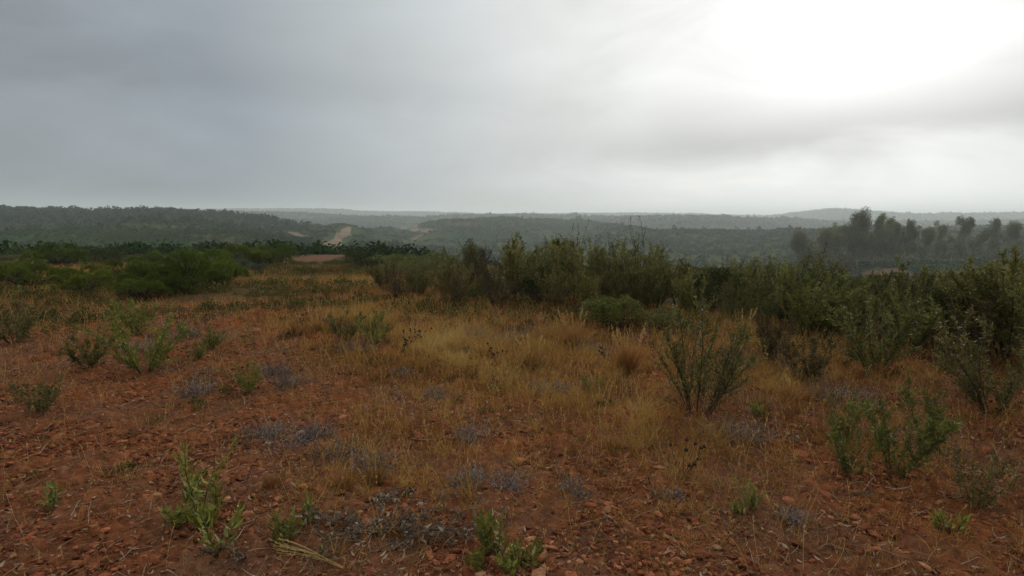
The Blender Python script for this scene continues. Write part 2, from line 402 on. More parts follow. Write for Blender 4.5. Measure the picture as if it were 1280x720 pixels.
# ---------------------------------------------------------------- hill vegetation (uncountable mass)
def clump_mass(name, label, X, Y, Rad, Hgt, nq, qs, seed, mat='scrub', tone=None, lift=0., nr=.7):
    rng = np.random.default_rng(seed); m = len(X)
    Z = H(X, Y)
    d = rdir(rng, m*nq).reshape(m, nq, 3); d[..., 2] = np.abs(d[..., 2])
    # every clump gets its own lumps
    rad = .55+.45*rng.random((m, nq, 1))
    P = np.stack([X, Y, Z+Hgt*lift], -1)[:, None, :] + d*rad*np.stack([Rad, Rad, Hgt*(1-lift)], -1)[:, None, :]
    P = P.reshape(-1, 3)
    nrm = unit(d.reshape(-1, 3)+rng.normal(size=(m*nq, 3))*nr)
    A = unit(np.cross(nrm, rdir(rng, m*nq))); B = np.cross(nrm, A)
    s = (np.repeat(Rad, nq)*qs*(.6+.8*rng.random(m*nq)))[:, None]
    V = np.stack([P+A*s, P+B*s*.7, P-A*s, P-B*s*.7], 1)
    t = tone if tone is not None else rng.random(m)
    rv = np.clip(np.repeat(t, nq)+rng.normal(size=m*nq)*.05, 0, 1)
    acc = Acc(); acc.add(V, np.arange(len(P)*4).reshape(-1, 4), np.repeat(rv, 4))
    ob = link(name, acc.mesh(name, M[mat])); tag(ob, label, 'vegetation', kind='stuff')
    print(name, m, 'clumps', len(P), 'quads')
    return ob
def wedge(rng, n, d0, d1, half=1.0):
    d = np.sqrt(rng.random(n)*(d1*d1-d0*d0)+d0*d0); u = (rng.random(n)*2-1)*half
    return u*d, d
# horizon table for leaving out what lies behind the hills' crests
_th = np.linspace(-1.02, 1.02, 300); _d = np.exp(np.linspace(math.log(20), math.log(6000), 420))
_X = _th[:, None]*_d[None, :]; _Y = np.broadcast_to(_d[None, :], _X.shape)
_S = (H(_X, _Y)-CAMZ)/_Y; _MX = np.maximum.accumulate(_S, axis=1)
def seen(X, Y, h):
    i = np.clip(((X/Y+1.02)/2.04*299).round().astype(int), 0, 299); j = np.clip(np.searchsorted(_d, Y)-1, 0, 419)
    return (H(X, Y)+h-CAMZ)/Y > _MX[i, j]-.006
rng = np.random.default_rng(5)
def veg(n, d0, d1, keep, h):
    X, Y = wedge(rng, n, d0, d1)
    k = seen(X, Y, h) & (bare_at(X, Y) < .25) & ~near_track(X, Y)
    k &= rng.random(n) < keep(X, Y)
    return X[k], Y[k]
def patch(X, Y, s, sc): return sstep(-.25, .25, fbm(X/sc, Y/sc, s, 3))
def pxof(X, Y): return 640+X/Y*F/math.cos(PITCH)
# middle distance, 45-240 m
for (n_, da, db, nq_, qs_, sd_) in ((5200, 42, 110, 100, .13, 6), (22000, 110, 240, 34, .24, 61)):
    X, Y = veg(n_, da, db, lambda x, y: .35+.65*patch(x, y, 201, 18), 2)
    rad = .5+.9*rng.random(len(X))**2
    clump_mass('valley_scrub', 'dense low scrub on the valley side near the plateau' if da < 100 else 'dense low scrub filling the valley below the plateau', X, Y, rad, rad*1.0, nq_, qs_, sd_, tone=.15+.55*vnoise(X/25, Y/25, 31)+.1*rng.random(len(X)))
# hill sides 240-800 m
X, Y = veg(80000, 240, 820, lambda x, y: .35+.65*patch(x, y, 202, 45), 3)
rad = .9+1.5*rng.random(len(X))**2
clump_mass('hillside_scrub', 'mottled green scrub on the middle hills', X, Y, rad*1.25, rad*.8, 14, .34, 7, tone=.05+.75*vnoise(X/55, Y/55, 32)*vnoise(X/17, Y/17, 35)**.5+.06*rng.random(len(X)), nr=.4)
# woods: left hill and other crests
def woodk(x, y):
    p = pxof(x, y); left = (1-sstep(300, 400, p))*sstep(240, 420, y)
    return np.clip(left*(.5+1.0*patch(x, y, 203, 60))+.012, 0, 1)
X, Y = veg(34000, 240, 800, woodk, 6)
h = 2.5+3.2*rng.random(len(X))
clump_mass('hill_woodland', 'dark pine woodland covering the left hill', X, Y, h*.5, h, 18, .34, 8, tone=.0+.2*rng.random(len(X)), lift=.25)
X, Y = veg(60000, 820, 3000, lambda x, y: .4+.6*patch(x, y, 204, 160), 7)
h = 3.5+3*rng.random(len(X))
clump_mass('distant_woodland', 'hazy woodland on the distant ridges', X, Y, h*1.9, h, 9, .5, 9, tone=.05+.6*vnoise(X/200, Y/200, 33), lift=.1, nr=.4)
X, Y = veg(16000, 1550, 2000, lambda x, y: np.where((pxof(x, y) > 985) & (pxof(x, y) < 1090), 1., .15), 12)
h = 6+6*rng.random(len(X))
clump_mass('ridge_trees', 'small tree crowns standing along the far right ridge', X, Y, h*.42, h, 7, .6, 10, tone=.1+.3*rng.random(len(X)), lift=.3)

# ---------------------------------------------------------------- plant builders
def bush(seed, h, spread, nst, leaf, lw, nleaf, leafmat='cistus', stalks=0, base_bare=.3, ntw=70, upright=.9, thick=.008, stalk_len=.45):
    """upright many-stemmed shrub: returns parts"""
    rng = np.random.default_rng(seed)
    a = rng.random(nst)*2*PI; rr = np.sqrt(rng.random(nst))
    st = np.stack([np.cos(a)*rr*.08, np.sin(a)*rr*.08, 0*a], -1)
    D = np.stack([np.cos(a)*rr*spread, np.sin(a)*rr*spread, np.full(nst, upright)], -1)
    L = h*(.7+.4*rng.random(nst))
    P1 = curves(rng, st, D, L, 7, .35, .09)
    acc = Acc(); tubes(acc, P1, np.linspace(1, .4, 7)[None]*thick*(.7+.6*rng.random((nst, 1))), 4, rng.random(nst))
    i = rng.integers(0, nst, ntw); t = base_bare+(1-base_bare)*rng.random(ntw)
    p, tg = along(P1, i, t)
    D2 = unit(tg*.7+rdir(rng, ntw)*.75+np.array([0, 0, .25]))
    L2 = h*(.14+.22*rng.random(ntw))*(1.15-.5*t)
    P2 = curves(rng, p, D2, L2, 5, .5, .12)
    tubes(acc, P2, np.linspace(1, .4, 5)[None]*thick*.42*np.ones((ntw, 1)), 3, rng.random(ntw))
    parts = [('stem', acc.mesh('stem', M['bark']))]
    lf = Acc()
    n2 = int(nleaf*.72); i = rng.integers(0, ntw, n2); t = rng.random(n2)**.75
    p, tg = along(P2, i, t)
    tw = rng.random(ntw)[i]
    def put(p, tg, tw):
        n = len(p); D = unit(tg*.75+rdir(rng, n)*.85); S = unit(np.cross(D, rdir(rng, n)))
        ln = leaf*(.55+.75*rng.random(n))
        leaves(lf, p+rng.normal(size=(n, 3))*.006, D, S, ln, ln*lw*(.8+.5*rng.random(n)), np.clip(.15+tw*.5+rng.normal(size=n)*.2, 0, 1)**1.1)
    put(p, tg, tw)
    n1 = nleaf-n2; i = rng.integers(0, nst, n1); t = np.clip(base_bare+.12+(1-base_bare)*rng.random(n1), 0, 1)
    p, tg = along(P1, i, t); put(p, tg, rng.random(n1))
    parts.append(('foliage', lf.mesh('foliage', M[leafmat])))
    if stalks:
        sa = Acc(); a = rng.random(stalks)*2*PI; rr = spread*.45*rng.random(stalks)
        st = np.stack([np.cos(a)*rr*h*.6, np.sin(a)*rr*h*.6, np.full(stalks, h*.6)], -1)
        P3 = curves(rng, st, np.stack([np.cos(a)*.12, np.sin(a)*.12, np.ones(stalks)], -1), h*stalk_len*(.6+.7*rng.random(stalks)), 6, .1, .06)
        tubes(sa, P3, np.linspace(1, .45, 6)[None]*.0045*np.ones((stalks, 1)), 3, rng.random(stalks))
        # side twiglets and round capsules
        nt_ = stalks*7; i = rng.integers(0, stalks, nt_); t = .35+.65*rng.random(nt_); p, tg = along(P3, i, t)
        P4 = curves(rng, p, tg+rdir(rng, nt_)*.8, .03+.05*rng.random(nt_), 3, .3, .1)
        tubes(sa, P4, np.full((nt_, 3), .002), 3, rng.random(nt_))
        e = P4[:, -1]; Q = np.stack([e+np.array([0, 0, -.010]), e, e+np.array([0, 0, .010])], 1)
        tubes(sa, Q+rng.normal(size=(nt_, 1, 3))*.001, np.tile([.002, .0085, .002], (nt_, 1)), 5, rng.random(nt_))
        parts.append(('seed_stalk', sa.mesh('seed_stalk', M['seed'])))
    return parts
def dome(seed, w, h, nl, leaf, lw, mat, lobes=9, needles=0, lump=1.):
    """dense cushion shrub: leaves over lumpy lobes with branches inside"""
    rng = np.random.default_rng(seed)
    a = rng.random(lobes)*2*PI; rr = np.sqrt(rng.random(lobes))*.62
    cen = np.stack([np.cos(a)*rr*w, np.sin(a)*rr*w, h*(.30+.34*rng.random(lobes)*(1.1-rr))], -1)
    lr = w*(.28+.22*rng.random(lobes))*lump
    if lump < 1: cen[:, :2] *= 1.25; cen[:, 2] = h*(.16+.62*rng.random(lobes)*(1.15-rr))
    i = rng.integers(0, lobes, nl); d = rdir(rng, nl); d[:, 2] = np.where(d[:, 2] < -.35, -d[:, 2], d[:, 2])
    bump = 1+.22*fbm(d[:, 0]*2.6+i*3.1, d[:, 1]*2.6+d[:, 2]*2.1, seed, 3)
    P = cen[i]+d*(lr[i]*bump*(.72+.3*rng.random(nl)))[:, None]*np.array([1, 1, h/w*1.0])
    P[:, 2] = np.maximum(P[:, 2], .02)
    keep = vnoise(P[:, 0]/(w*.16)+9, P[:, 1]/(w*.16)+P[:, 2]/(w*.2), seed+5) > .22
    P = P[keep]; d = d[keep]; i = i[keep]; n = len(P)
    lf = Acc(); base = .25+.35*rng.random(lobes)[i]
    if needles:
        # tufts of upright needles
        up = unit(d*.8+np.array([0, 0, .9])+rng.normal(size=(n, 3))*.25)
        for k in range(needles):
            D = unit(up+rdir(rng, n)*.55); S = unit(np.cross(D, rdir(rng, n)))
            ln = leaf*(.7+.5*rng.random(n)); leaves(lf, P, D, S, ln, ln*lw, np.clip(base+rng.normal(size=n)*.15+.1*up[:, 2], 0, 1), .05)
    else:
        D = unit(d*.7+rdir(rng, n)*.9+np.array([0, 0, .2])); S = unit(np.cross(D, rdir(rng, n)))
        ln = leaf*(.6+.7*rng.random(n)); leaves(lf, P, D, S, ln, ln*lw, np.clip(base+rng.normal(size=n)*.2, 0, 1))
    st = Acc(); nb = lobes*5; j = rng.integers(0, lobes, nb)
    tip = cen[j]+rdir(rng, nb)*lr[j][:, None]*.6
    t = np.linspace(0, 1, 5)[None, :, None]; b0 = rng.normal(size=(nb, 1, 3))*np.array([.04, .04, 0])
    Pb = b0*(1-t)+tip[:, None, :]*t; Pb[..., 2] += (np.sin(t*PI)*.08*h)[..., 0]; Pb += rng.normal(size=Pb.shape)*.012
    Pb[..., 2] = np.maximum(Pb[..., 2], 0)
    tubes(st, Pb, np.linspace(1, .3, 5)[None]*.016*w*np.ones((nb, 1)), 4, rng.random(nb))
    return [('branch', st.mesh('branch', M['bark'])), ('foliage', lf.mesh('foliage', M[mat]))]
def tuft(seed, h, w, n, mat='straw', heads=0, droop=-.5, tone=(.3, .9), bw=.0035):
    rng = np.random.default_rng(seed)
    a = rng.random(n)*2*PI; q = rng.random(n)**.6
    st = np.stack([np.cos(a)*q*w*.25, np.sin(a)*q*w*.25, 0*a], -1)
    D = np.stack([np.cos(a)*q*w/h*.9, np.sin(a)*q*w/h*.9, np.full(n, 1.)], -1)+rng.normal(size=(n, 3))*.12
    P = curves(rng, st, D, h*(.35+.5*rng.random(n)), 5, droop, .07)
    acc = Acc(); S = unit(np.cross(P[:, 2]-P[:, 0], rdir(rng, n)))
    strips(acc, P, np.array([1, .95, .75, .5, .08])[None]*bw*(.7+.7*rng.random((n, 1))), S, tone[0]+(tone[1]-tone[0])*rng.random(n))
    parts = [('blades', acc.mesh('blades', M[mat]))]
    if heads:
        hs = Acc(); a = rng.random(heads)*2*PI
        st = np.stack([np.cos(a), np.sin(a), 0*a], -1)*rng.random((heads, 1))*w*.2
        P = curves(rng, st, np.stack([np.cos(a)*.28, np.sin(a)*.28, np.ones(heads)], -1), h*(.8+.4*rng.random(heads)), 7, -.15, .05)
        tubes(hs, P, np.linspace(1, .6, 7)[None]*.0034*np.ones((heads, 1)), 3, .6+.4*rng.random(heads))
        m = heads*26; i = rng.integers(0, heads, m); t = .68+.32*rng.random(m); p, tg = along(P, i, t)
        D = unit(tg+rdir(rng, m)*.45); leaves(hs, p, D, unit(np.cross(D, rdir(rng, m))), .022+.03*rng.random(m), .006+.004*rng.random(m), .7+.3*rng.random(m))
        parts.append(('seed_head', hs.mesh('seed_head', M['straw'])))
    return parts
def sprig(seed, h, nst=3, leaf=.05, nl=70, mat='fresh', spread=.25, lw=.22):
    """young leafy shoot: few stems with opposite narrow leaves"""
    rng = np.random.default_rng(seed)
    a = rng.random(nst)*2*PI
    st = np.stack([np.cos(a)*.02, np.sin(a)*.02, 0*a], -1)*rng.random((nst, 1))*2
    P = curves(rng, st, np.stack([np.cos(a)*spread, np.sin(a)*spread, np.ones(nst)], -1), h*(.65+.35*rng.random(nst)), 7, .2, .07)
    acc = Acc(); tubes(acc, P, np.linspace(1, .5, 7)[None]*.0028*np.ones((nst, 1)), 4, rng.random(nst))
    lf = Acc(); n = nst*nl; i = np.repeat(np.arange(nst), nl); t = np.tile((np.arange(nl)//2+.5)/(nl/2), nst); t = .12+.88*t
    ph = np.tile(np.arange(nl)*PI+(np.arange(nl)//2)*PI/2, nst)+rng.normal(size=n)*.3
    p, tg = along(P, i, np.clip(t, 0, .999))
    side = np.stack([np.cos(ph), np.sin(ph), 0*ph], -1)
    D = unit(side*(1.05-.35*t)[:, None]+tg*(.4+.4*t)[:, None]+rng.normal(size=(n, 3))*.15)
    S = unit(np.cross(D, tg+rng.normal(size=(n, 3))*.2)); ln = leaf*(.55+.6*rng.random(n))*(1.15-.45*t)
    leaves(lf, p, D, S, ln, ln*lw, np.clip(.35+rng.normal(size=n)*.22, 0, 1), .25)
    return [('stem', acc.mesh('stem', M['bark'])), ('foliage', lf.mesh('foliage', M[mat]))]
def herb(seed, w, h, n=260, mat='herb', drop=0):
    """low cushion of dry grey twiglets"""
    rng = np.random.default_rng(seed)
    a = rng.random(n)*2*PI; q = np.sqrt(rng.random(n))
    st = np.stack([np.cos(a)*q*w*.5, np.sin(a)*q*w*.5, 0*a], -1)*.7
    st[:, :2] += rng.normal(size=(6, 2))[rng.integers(0, 6, n)]*w*.22
    D = np.stack([np.cos(a)*q, np.sin(a)*q, .5+rng.random(n)], -1)+rng.normal(size=(n, 3))*.35
    P = curves(rng, st, D, h*(.3+1.1*rng.random(n)**1.5), 5, -.1, .25)
    acc = Acc(); tubes(acc, P, np.linspace(1, .6, 5)[None]*.0016*(.7+.8*rng.random((n, 1))), 3, rng.random(n)*.7)
    m = n*5; i = rng.integers(0, n, m); p, tg = along(P, i, .4+.6*rng.random(m)); D = unit(tg+rdir(rng, m))
    leaves(acc, p, D, unit(np.cross(D, rdir(rng, m))), .008+.014*rng.random(m), .003+.004*rng.random(m), .2+.8*rng.random(m))
    return [('foliage', acc.mesh('foliage', M[mat]))]
def dead_branch(seed, L, rad, nt=10, flat=.25, mat='deadwood', leaf=0):
    """a gnarled branch lying down, along +X from its thick end"""
    rng = np.random.default_rng(seed)
    n = 14; P = np.zeros((1, n, 3)); ang = 0; zz = rad
    for k in range(1, n):
        ang += rng.normal()*.28; ang *= .85
        zz = np.clip(zz+rng.normal()*.018*L/.4, rad*.6, rad+.09*L)
        P[0, k] = P[0, k-1]+np.array([math.cos(ang), math.sin(ang), 0])*L/(n-1); P[0, k, 2] = zz
    P[0, 0, 2] = rad
    acc = Acc(); rr = rad*(np.linspace(1, .35, n)+rng.normal(size=n)*.08)[None]
    tubes(acc, P, rr, 8, np.array([.5]))
    i = np.zeros(nt, int); t = .15+.8*rng.random(nt); p, tg = along(P, i, t)
    s = rng.choice([-1, 1], nt)
    D = tg*.7+np.stack([-tg[:, 1]*s, tg[:, 0]*s, .25*rng.random(nt)], -1)*.8
    P2 = curves(rng, p, D, L*(.15+.35*rng.random(nt)), 7, -.1, .18); P2[..., 2] = np.maximum(P2[..., 2], .004)
    tubes(acc, P2, np.linspace(1, .35, 7)[None]*rad*.36*(.6+.6*rng.random((nt, 1))), 5, rng.random(nt))
    n3 = nt*9; i = rng.integers(0, nt, n3); p, tg = along(P2, i, .2+.8*rng.random(n3))
    P3 = curves(rng, p, tg+rdir(rng, n3)*.7, L*(.05+.13*rng.random(n3)), 5, 0, .2); P3[..., 2] = np.maximum(P3[..., 2], .003)
    tubes(acc, P3, np.linspace(1, .5, 5)[None]*max(rad*.14, .0012)*np.ones((n3, 1)), 3, rng.random(n3))
    parts = [('branch', acc.mesh('branch', M[mat], True))]
    if leaf:
        lf = Acc(); i = rng.integers(0, n3, leaf); p, tg = along(P3, i, rng.random(leaf)); D = unit(tg+rdir(rng, leaf))
        ln = .02+.025*rng.random(leaf); leaves(lf, p, D, unit(np.cross(D, rdir(rng, leaf))), ln, ln*.4, rng.random(leaf), .4)
        parts.append(('withered_leaves', lf.mesh('withered_leaves', M['driedleaf'])))
    return parts
def stone_mesh(seed, mat, flat=.6, sub=3):
    import bmesh
    rng = np.random.default_rng(seed)
    bm = bmesh.new(); bmesh.ops.create_icosphere(bm, subdivisions=sub, radius=1)
    V = np.array([v.co[:] for v in bm.verts]); F3 = np.array([[v.index for v in f.verts] for f in bm.faces]); bm.free()
    # cut by random planes for facets
    for k in range(9):
        nrm = rdir(rng, 1)[0]; c = .62+.25*rng.random(); d = V@nrm; V = V-np.maximum(d-c, 0)[:, None]*nrm
    V = V*(1+.10*fbm(V[:, 0]*2+V[:, 2], V[:, 1]*2-V[:, 2], seed, 3))[:, None]
    V = V*np.array([1, .62+.3*rng.random(), flat*(.7+.5*rng.random())])
    return [('stone', mesh_np('stone', V, F3, mat, np.full(len(V), rng.random()), False))]
def eucalypt(seed, h, w, nclump=27, lpc=230):
    rng = np.random.default_rng(seed); acc = Acc()
    n = 10; P1 = curves(rng, np.zeros((1, 3)), np.array([[rng.normal()*.06, rng.normal()*.06, 1.]]), np.array([h*.92]), n, .1, .03)
    tubes(acc, P1, np.linspace(1, .2, n)[None]*h*.013, 7, np.array([.5]))
    nb = 18; t = .22+.74*rng.random(nb); p, tg = along(P1, np.zeros(nb, int), t); a = rng.random(nb)*2*PI
    D = np.stack([np.cos(a), np.sin(a), 1.1+.6*rng.random(nb)], -1)
    P2 = curves(rng, p, D, w*(.35+.5*rng.random(nb))*(1.4-.7*t), 6, .3, .12)
    tubes(acc, P2, np.linspace(1, .3, 6)[None]*h*.0045*np.ones((nb, 1)), 5, rng.random(nb))
    tr = acc.mesh('trunk', M['trunk'], True)
    i = rng.integers(0, nb, nclump); cp, _ = along(P2, i, .35+.65*rng.random(nclump)); cp = cp+rng.normal(size=cp.shape)*.3; cp = np.concatenate([cp, P1[0, -3:]])
    m = len(cp); cr = w*(.12+.14*rng.random(m))
    j = rng.integers(0, m, m*lpc); d = rdir(rng, len(j))*(rng.random(len(j))**.45)[:, None]
    P = cp[j]+d*cr[j][:, None]*np.array([1, 1, 1.5]); nl = len(P)
    D = unit(rdir(rng, nl)*.7+np.array([0, 0, -.8])); ln = .20+.25*rng.random(nl); lf = Acc()
    leaves(lf, P, D, unit(np.cross(D, rdir(rng, nl))), ln, ln*.42, np.clip(.2+.4*rng.random(m)[j]+rng.normal(size=nl)*.18, 0, 1))
    return [('trunk', tr), ('crown', lf.mesh('crown', M['euca']))]
def sapling_pine(seed, h):
    rng = np.random.default_rng(seed); acc = Acc()
    P1 = curves(rng, np.zeros((1, 3)), np.array([[.02, 0, 1.]]), np.array([h]), 8, 0, .02)
    tubes(acc, P1, np.linspace(1, .35, 8)[None]*.02, 6, np.array([.4]))
    nb = 16; t = np.repeat([.35, .55, .75, .93], 4)+rng.normal(size=nb)*.02; p, tg = along(P1, np.zeros(nb, int), np.clip(t, 0, .99)); a = np.arange(nb)*2.4
    P2 = curves(rng, p, np.stack([np.cos(a), np.sin(a), .7+0*a], -1), h*(.42-.26*t)*(.8+.4*rng.random(nb)), 6, .9, .05)
    tubes(acc, P2, np.linspace(1, .5, 6)[None]*.007*np.ones((nb, 1)), 4, rng.random(nb))
    lf = Acc(); allP = np.concatenate([P2, ]); n = 5200; i = rng.integers(0, nb, n); tt = .25+.75*rng.random(n); p, tg = along(P2, i, np.clip(tt, 0, .999))
    D = unit(tg+rdir(rng, n)*.75); ln = .07+.05*rng.random(n); leaves(lf, p, D, unit(np.cross(D, rdir(rng, n))), ln, ln*.055, np.clip(.45+rng.normal(size=n)*.2, 0, 1), .05)
    n = 900; p, tg = along(P1, np.zeros(n, int), .72+.279*rng.random(n)); D = unit(tg*.9+rdir(rng, n)*.75); ln = .07+.05*rng.random(n)
    leaves(lf, p, D, unit(np.cross(D, rdir(rng, n))), ln, ln*.055, np.clip(.5+rng.normal(size=n)*.2, 0, 1), .05)
    return [('trunk', acc.mesh('trunk', M['bark'])), ('crown', lf.mesh('crown', M['pine']))]

ORD = ['leftmost', 'second', 'third', 'fourth', 'fifth', 'sixth', 'seventh', 'eighth', 'ninth', 'tenth', 'eleventh', 'twelfth', 'thirteenth', 'fourteenth', 'fifteenth', 'sixteenth', 'seventeenth', 'eighteenth', 'nineteenth', 'twentieth', 'twenty-first', 'twenty-second', 'twenty-third', 'twenty-fourth', 'twenty-fifth', 'twenty-sixth', 'twenty-seventh', 'twenty-eighth']
def at_px(px, d):
    """a spot d metres ahead in the direction of column px"""
    return (px-640)/F*math.cos(PITCH)*d, d
rr = random.Random(11)

# ---- eucalyptus grove on the right spur
EU = [eucalypt(300+k, 12, (5.2, 6.2, 4.6, 6.8, 5.6)[k]) for k in range(5)]
gs = [(995, 150, 15), (1012, 150, 19.5), (1026, 158, 14), (1037, 158, 14.5), (1044, 168, 14.5), (1051, 150, 16.5), (1059, 160, 17), (1067, 168, 15.5), (1076, 152, 14), (1085, 160, 15), (1090, 175, 14), (1096, 152, 12), (1101, 163, 16), (1108, 155, 13.5), (1114, 168, 16), (1122, 156, 14), (1131, 165, 15), (1142, 152, 13), (1152, 168, 16), (1164, 158, 14), (1178, 170, 16), (1192, 155, 13), (1208, 166, 15), (1226, 158, 14), (1246, 168, 15), (1268, 160, 13)]
look = ['tall eucalyptus', 'slender eucalyptus', 'bushy eucalyptus', 'open crowned eucalyptus', 'narrow eucalyptus']
gs = [g for i, g in enumerate(gs) if i not in (18, 21)]
for k, (px, d, h) in enumerate(gs):
    x, y = at_px(px, d)
    lb = f'{look[k%5]} on the right hillside, {ORD[k]} tree of the grove' if k else 'low eucalyptus at the left end of the hillside grove'
    if k == 1: lb = 'round topped eucalyptus standing taller beside the left end of the grove'
    place('eucalyptus_tree', EU[k % 5], x, y, lb, 'tree', 'eucalyptus trees on the right hillside', rz=rr.random()*6, s=h/12*(.76+.12*math.sin(k*2.3)), sink=.3)

# ---- scrub belt: rockrose shrubs in rows
CI = [bush(400+k, 1.15, .55+.1*(k % 3), 12+2*(k % 3), .05, .26, 7200+500*(k % 4), 'cistus', stalks=(0, 3, 0, 2, 0, 5, 0, 0)[k], base_bare=(.1, .2, .05, .22, .12, .1, .2, .1)[k], ntw=170) for k in range(8)]
CB = [bush(430+k, 1.0, .7, 12, .04, .25, 5000, 'cistus_brown', stalks=2, base_bare=.1, ntw=130) for k in range(2)]
CD = [dome(440+k, .62, .85, 4200, .035, .45, 'dark', 8) for k in range(2)]
lk = {0: 'leafy olive rockrose', 1: 'olive rockrose with seed stalks', 2: 'full dark rockrose', 3: 'thin stemmed rockrose', 4: 'broad green rockrose', 5: 'rockrose with many dry seed stalks', 6: 'loose grey green rockrose', 7: 'dense olive rockrose'}
TOP = ([300, 420, 480, 520, 560, 600, 640, 680, 720, 800, 840, 880, 920, 960, 1000, 1030, 1060, 1120, 1200, 1280], [370, 362, 345, 338, 330, 325, 322, 318, 318, 318, 330, 342, 348, 348, 338, 338, 344, 352, 350, 345])
rows = [('front row', 0.3, 0, 17, 0), ('second row', 1.2, 0, 20, 1), ('third row', 2.3, 0, 20, 2), ('back row', 3.8, 0, 22, 3)]
for (rn, off, _, n, ri) in rows:
    px0 = (492, 470, 500, 540)[ri]; px1 = 1420
    items = []
    for k in range(n):
        px = px0+(px1-px0)*(k+.5*rr.random())/(n-1) if k < n-1 else px1-6
        u = (px-640)/F*math.cos(PITCH)
        y = 9.
        for _ in range(12): y = float(front(np.array([u*y]))[0])+off
        y += rr.uniform(-.3, .3)
        x = u*y
        g = H1(x, y)
        top = np.interp(px, *TOP)+rr.uniform(-20, 12)
        hh = CAMZ+y*ray(640, top)[2]/ray(640, top)[1]-g
        if ri == 0: hh *= rr.uniform(.55, .95)
        if ri == 1: hh *= rr.uniform(.8, 1.05)
        hh = min(max(hh, .45), 1.7)
        items.append((px, x, y, hh))
    items.sort(key=lambda i: i[1])
    for k, (px, x, y, hh) in enumerate(items):
        v = rr.randrange(8); kind = rr.random()
        if kind < .12: parts, L_, s = CB[k % 2], 'brownish dry rockrose', hh/1.0
        elif kind < .24 and ri > 0: parts, L_, s = CD[k % 2], 'dark rounded evergreen shrub', hh/.85
        else: parts, L_, s = CI[v], lk[v], hh/1.15
        place('rockrose_shrub' if 'rockrose' in L_ else 'evergreen_shrub', parts, x, y, f'{L_}, {ORD[k]} shrub of the scrub belt\'s {rn}' if k else f'{L_} at the left end of the scrub belt\'s {rn}', 'shrub', 'shrubs of the scrub belt behind the dry clearing', rz=rr.random()*6, s=s, tilt=rr.uniform(-.06, .06))

# ---- named shrubs
def P(px, py): return gp(px, py)
PC = [dome(500+k, .95, .95, 3400, .075, .08, 'pine', 15, needles=9, lump=.62) for k in range(3)]
pines = [(224, 12.5, 1.22, 'wide bright green pine cushion, largest of those at left'), (170, 11.6, .66, 'rounded pine cushion cut by the left edge of the view'), (262, 13.8, .9, 'bright pine cushion just right of the largest one'), (150, 14.2, .8, 'pine cushion behind the left edge cushion'), (96, 12.2, .72, 'pine cushion second from the far left end'), (30, 13.5, .9, 'pine cushion at the far left end of the row')]
for k, (px, d, s, lb) in enumerate(pines):
    x, y = at_px(px, d); place('young_stone_pine', PC[k % 3], x, y, lb, 'pine', 'low young stone pines on the left', rz=k*1.3, s=s, sink=.03)
back = [(186, 24, 1.0, 'pine', 'dark green pine cushion behind the big cushion, left of its pair'), (232, 26, 1.1, 'dark', 'dark shrub in the back line left of the round bushes'), (262, 25, 1.0, 'pine', 'small pine cushion in the back line above the bright cushions'), (298, 27, 1.3, 'pine', 'mid green round bush in the back line'), (315, 28, 1.3, 'pine', 'wide green pine cushion at the back centre of the left line'), (338, 29, 1.35, 'pine', 'rounded pine cushion at the right end of the back line'), (130, 25, 1.2, 'dark', 'dark shrub in the back line near the left margin'), (70, 26, 1.3, 'pine', 'green cushion in the back line at far left')]
DK = [dome(520+k, .9, .8, 3600, .05, .4, 'dark', 9) for k in range(2)]
for k, (px, d, s, mt, lb) in enumerate(back):
    x, y = at_px(px, d); place('young_stone_pine' if mt == 'pine' else 'evergreen_shrub', (PC if mt == 'pine' else DK)[k % 2], x, y, lb, 'pine' if mt == 'pine' else 'shrub', 'bushes lining the plateau rim on the left', rz=k*2.1, s=s, sink=.03)
x, y = at_px(320, 19); place('sage_shrub', dome(530, .4, .42, 2200, .035, .4, 'sage', 6), x, y, 'small bluish grey shrub before the back line of pines', 'shrub', s=.9)
x, y = at_px(298, 20); place('sage_shrub', dome(531, .6, .6, 3000, .035, .4, 'sage', 7), x, y, 'grey green shrub right of the bright pine cushions', 'shrub')
x, y = at_px(441, 21); place('evergreen_shrub', dome(532, .62, 1.05, 4200, .045, .4, 'dark', 8), x, y, 'very dark cone shaped bush left of the scrub belt', 'shrub', s=.85)
x, y = at_px(463, 22); place('evergreen_shrub', dome(533, .6, .62, 3600, .045, .4, 'dark', 7), x, y, 'dark low bush touching the cone shaped bush', 'shrub')
for k, (px, d, s) in enumerate([(480, 27, 1.2), (505, 28, 1.25), (530, 27, 1.35), (552, 26, 1.3), (520, 20, .9), (490, 18, .7), (548, 21, .9)]):
    x, y = at_px(px, d); place('green_shrub', [dome(540+k, .85, .75, 3200, .05, .4, 'dense', 9)][0], x, y, ['green bush at the left of the bank behind the belt', 'green bush second along the bank behind the belt', 'yellow green bush topping the bank behind the belt', 'green bush ending the bank left of the burnt bush', 'low green bush below the yellow green bank', 'small green bush right of the dark bushes', 'green bush between the bank and the belt'][k], 'shrub', 'green bushes banked behind the scrub belt', rz=k*1.7, s=s, sink=.03)
for k, (px, d, h, lb) in enumerate([(719, 10.6, 1.0, 'tall dead flower stalks rising above the belt near the young pine'), (803, 10.2, 1.02, 'tallest dark seed stalks above the middle of the belt'), (762, 10.8, .9, 'short dark seed stalks between two taller groups'), (1002, 8.6, .86, 'leafy rockrose with upright stalks before the grove'), (1022, 8.9, .82, 'leafy rockrose right of the stalks before the grove'), (912, 9.4, .72, 'dead stalks above the right part of the belt')]):
    x, y = at_px(px, d)
    place('rockrose_shrub', bush(590+k, 1.15, .42, 9, .045, .27, 3600 if 'leafy' in lb else 2200, 'cistus', stalks=4 if 'leafy' in lb else 5, base_bare=.1, ntw=90, stalk_len=.62), x, y, lb, 'shrub', rz=k, s=h)
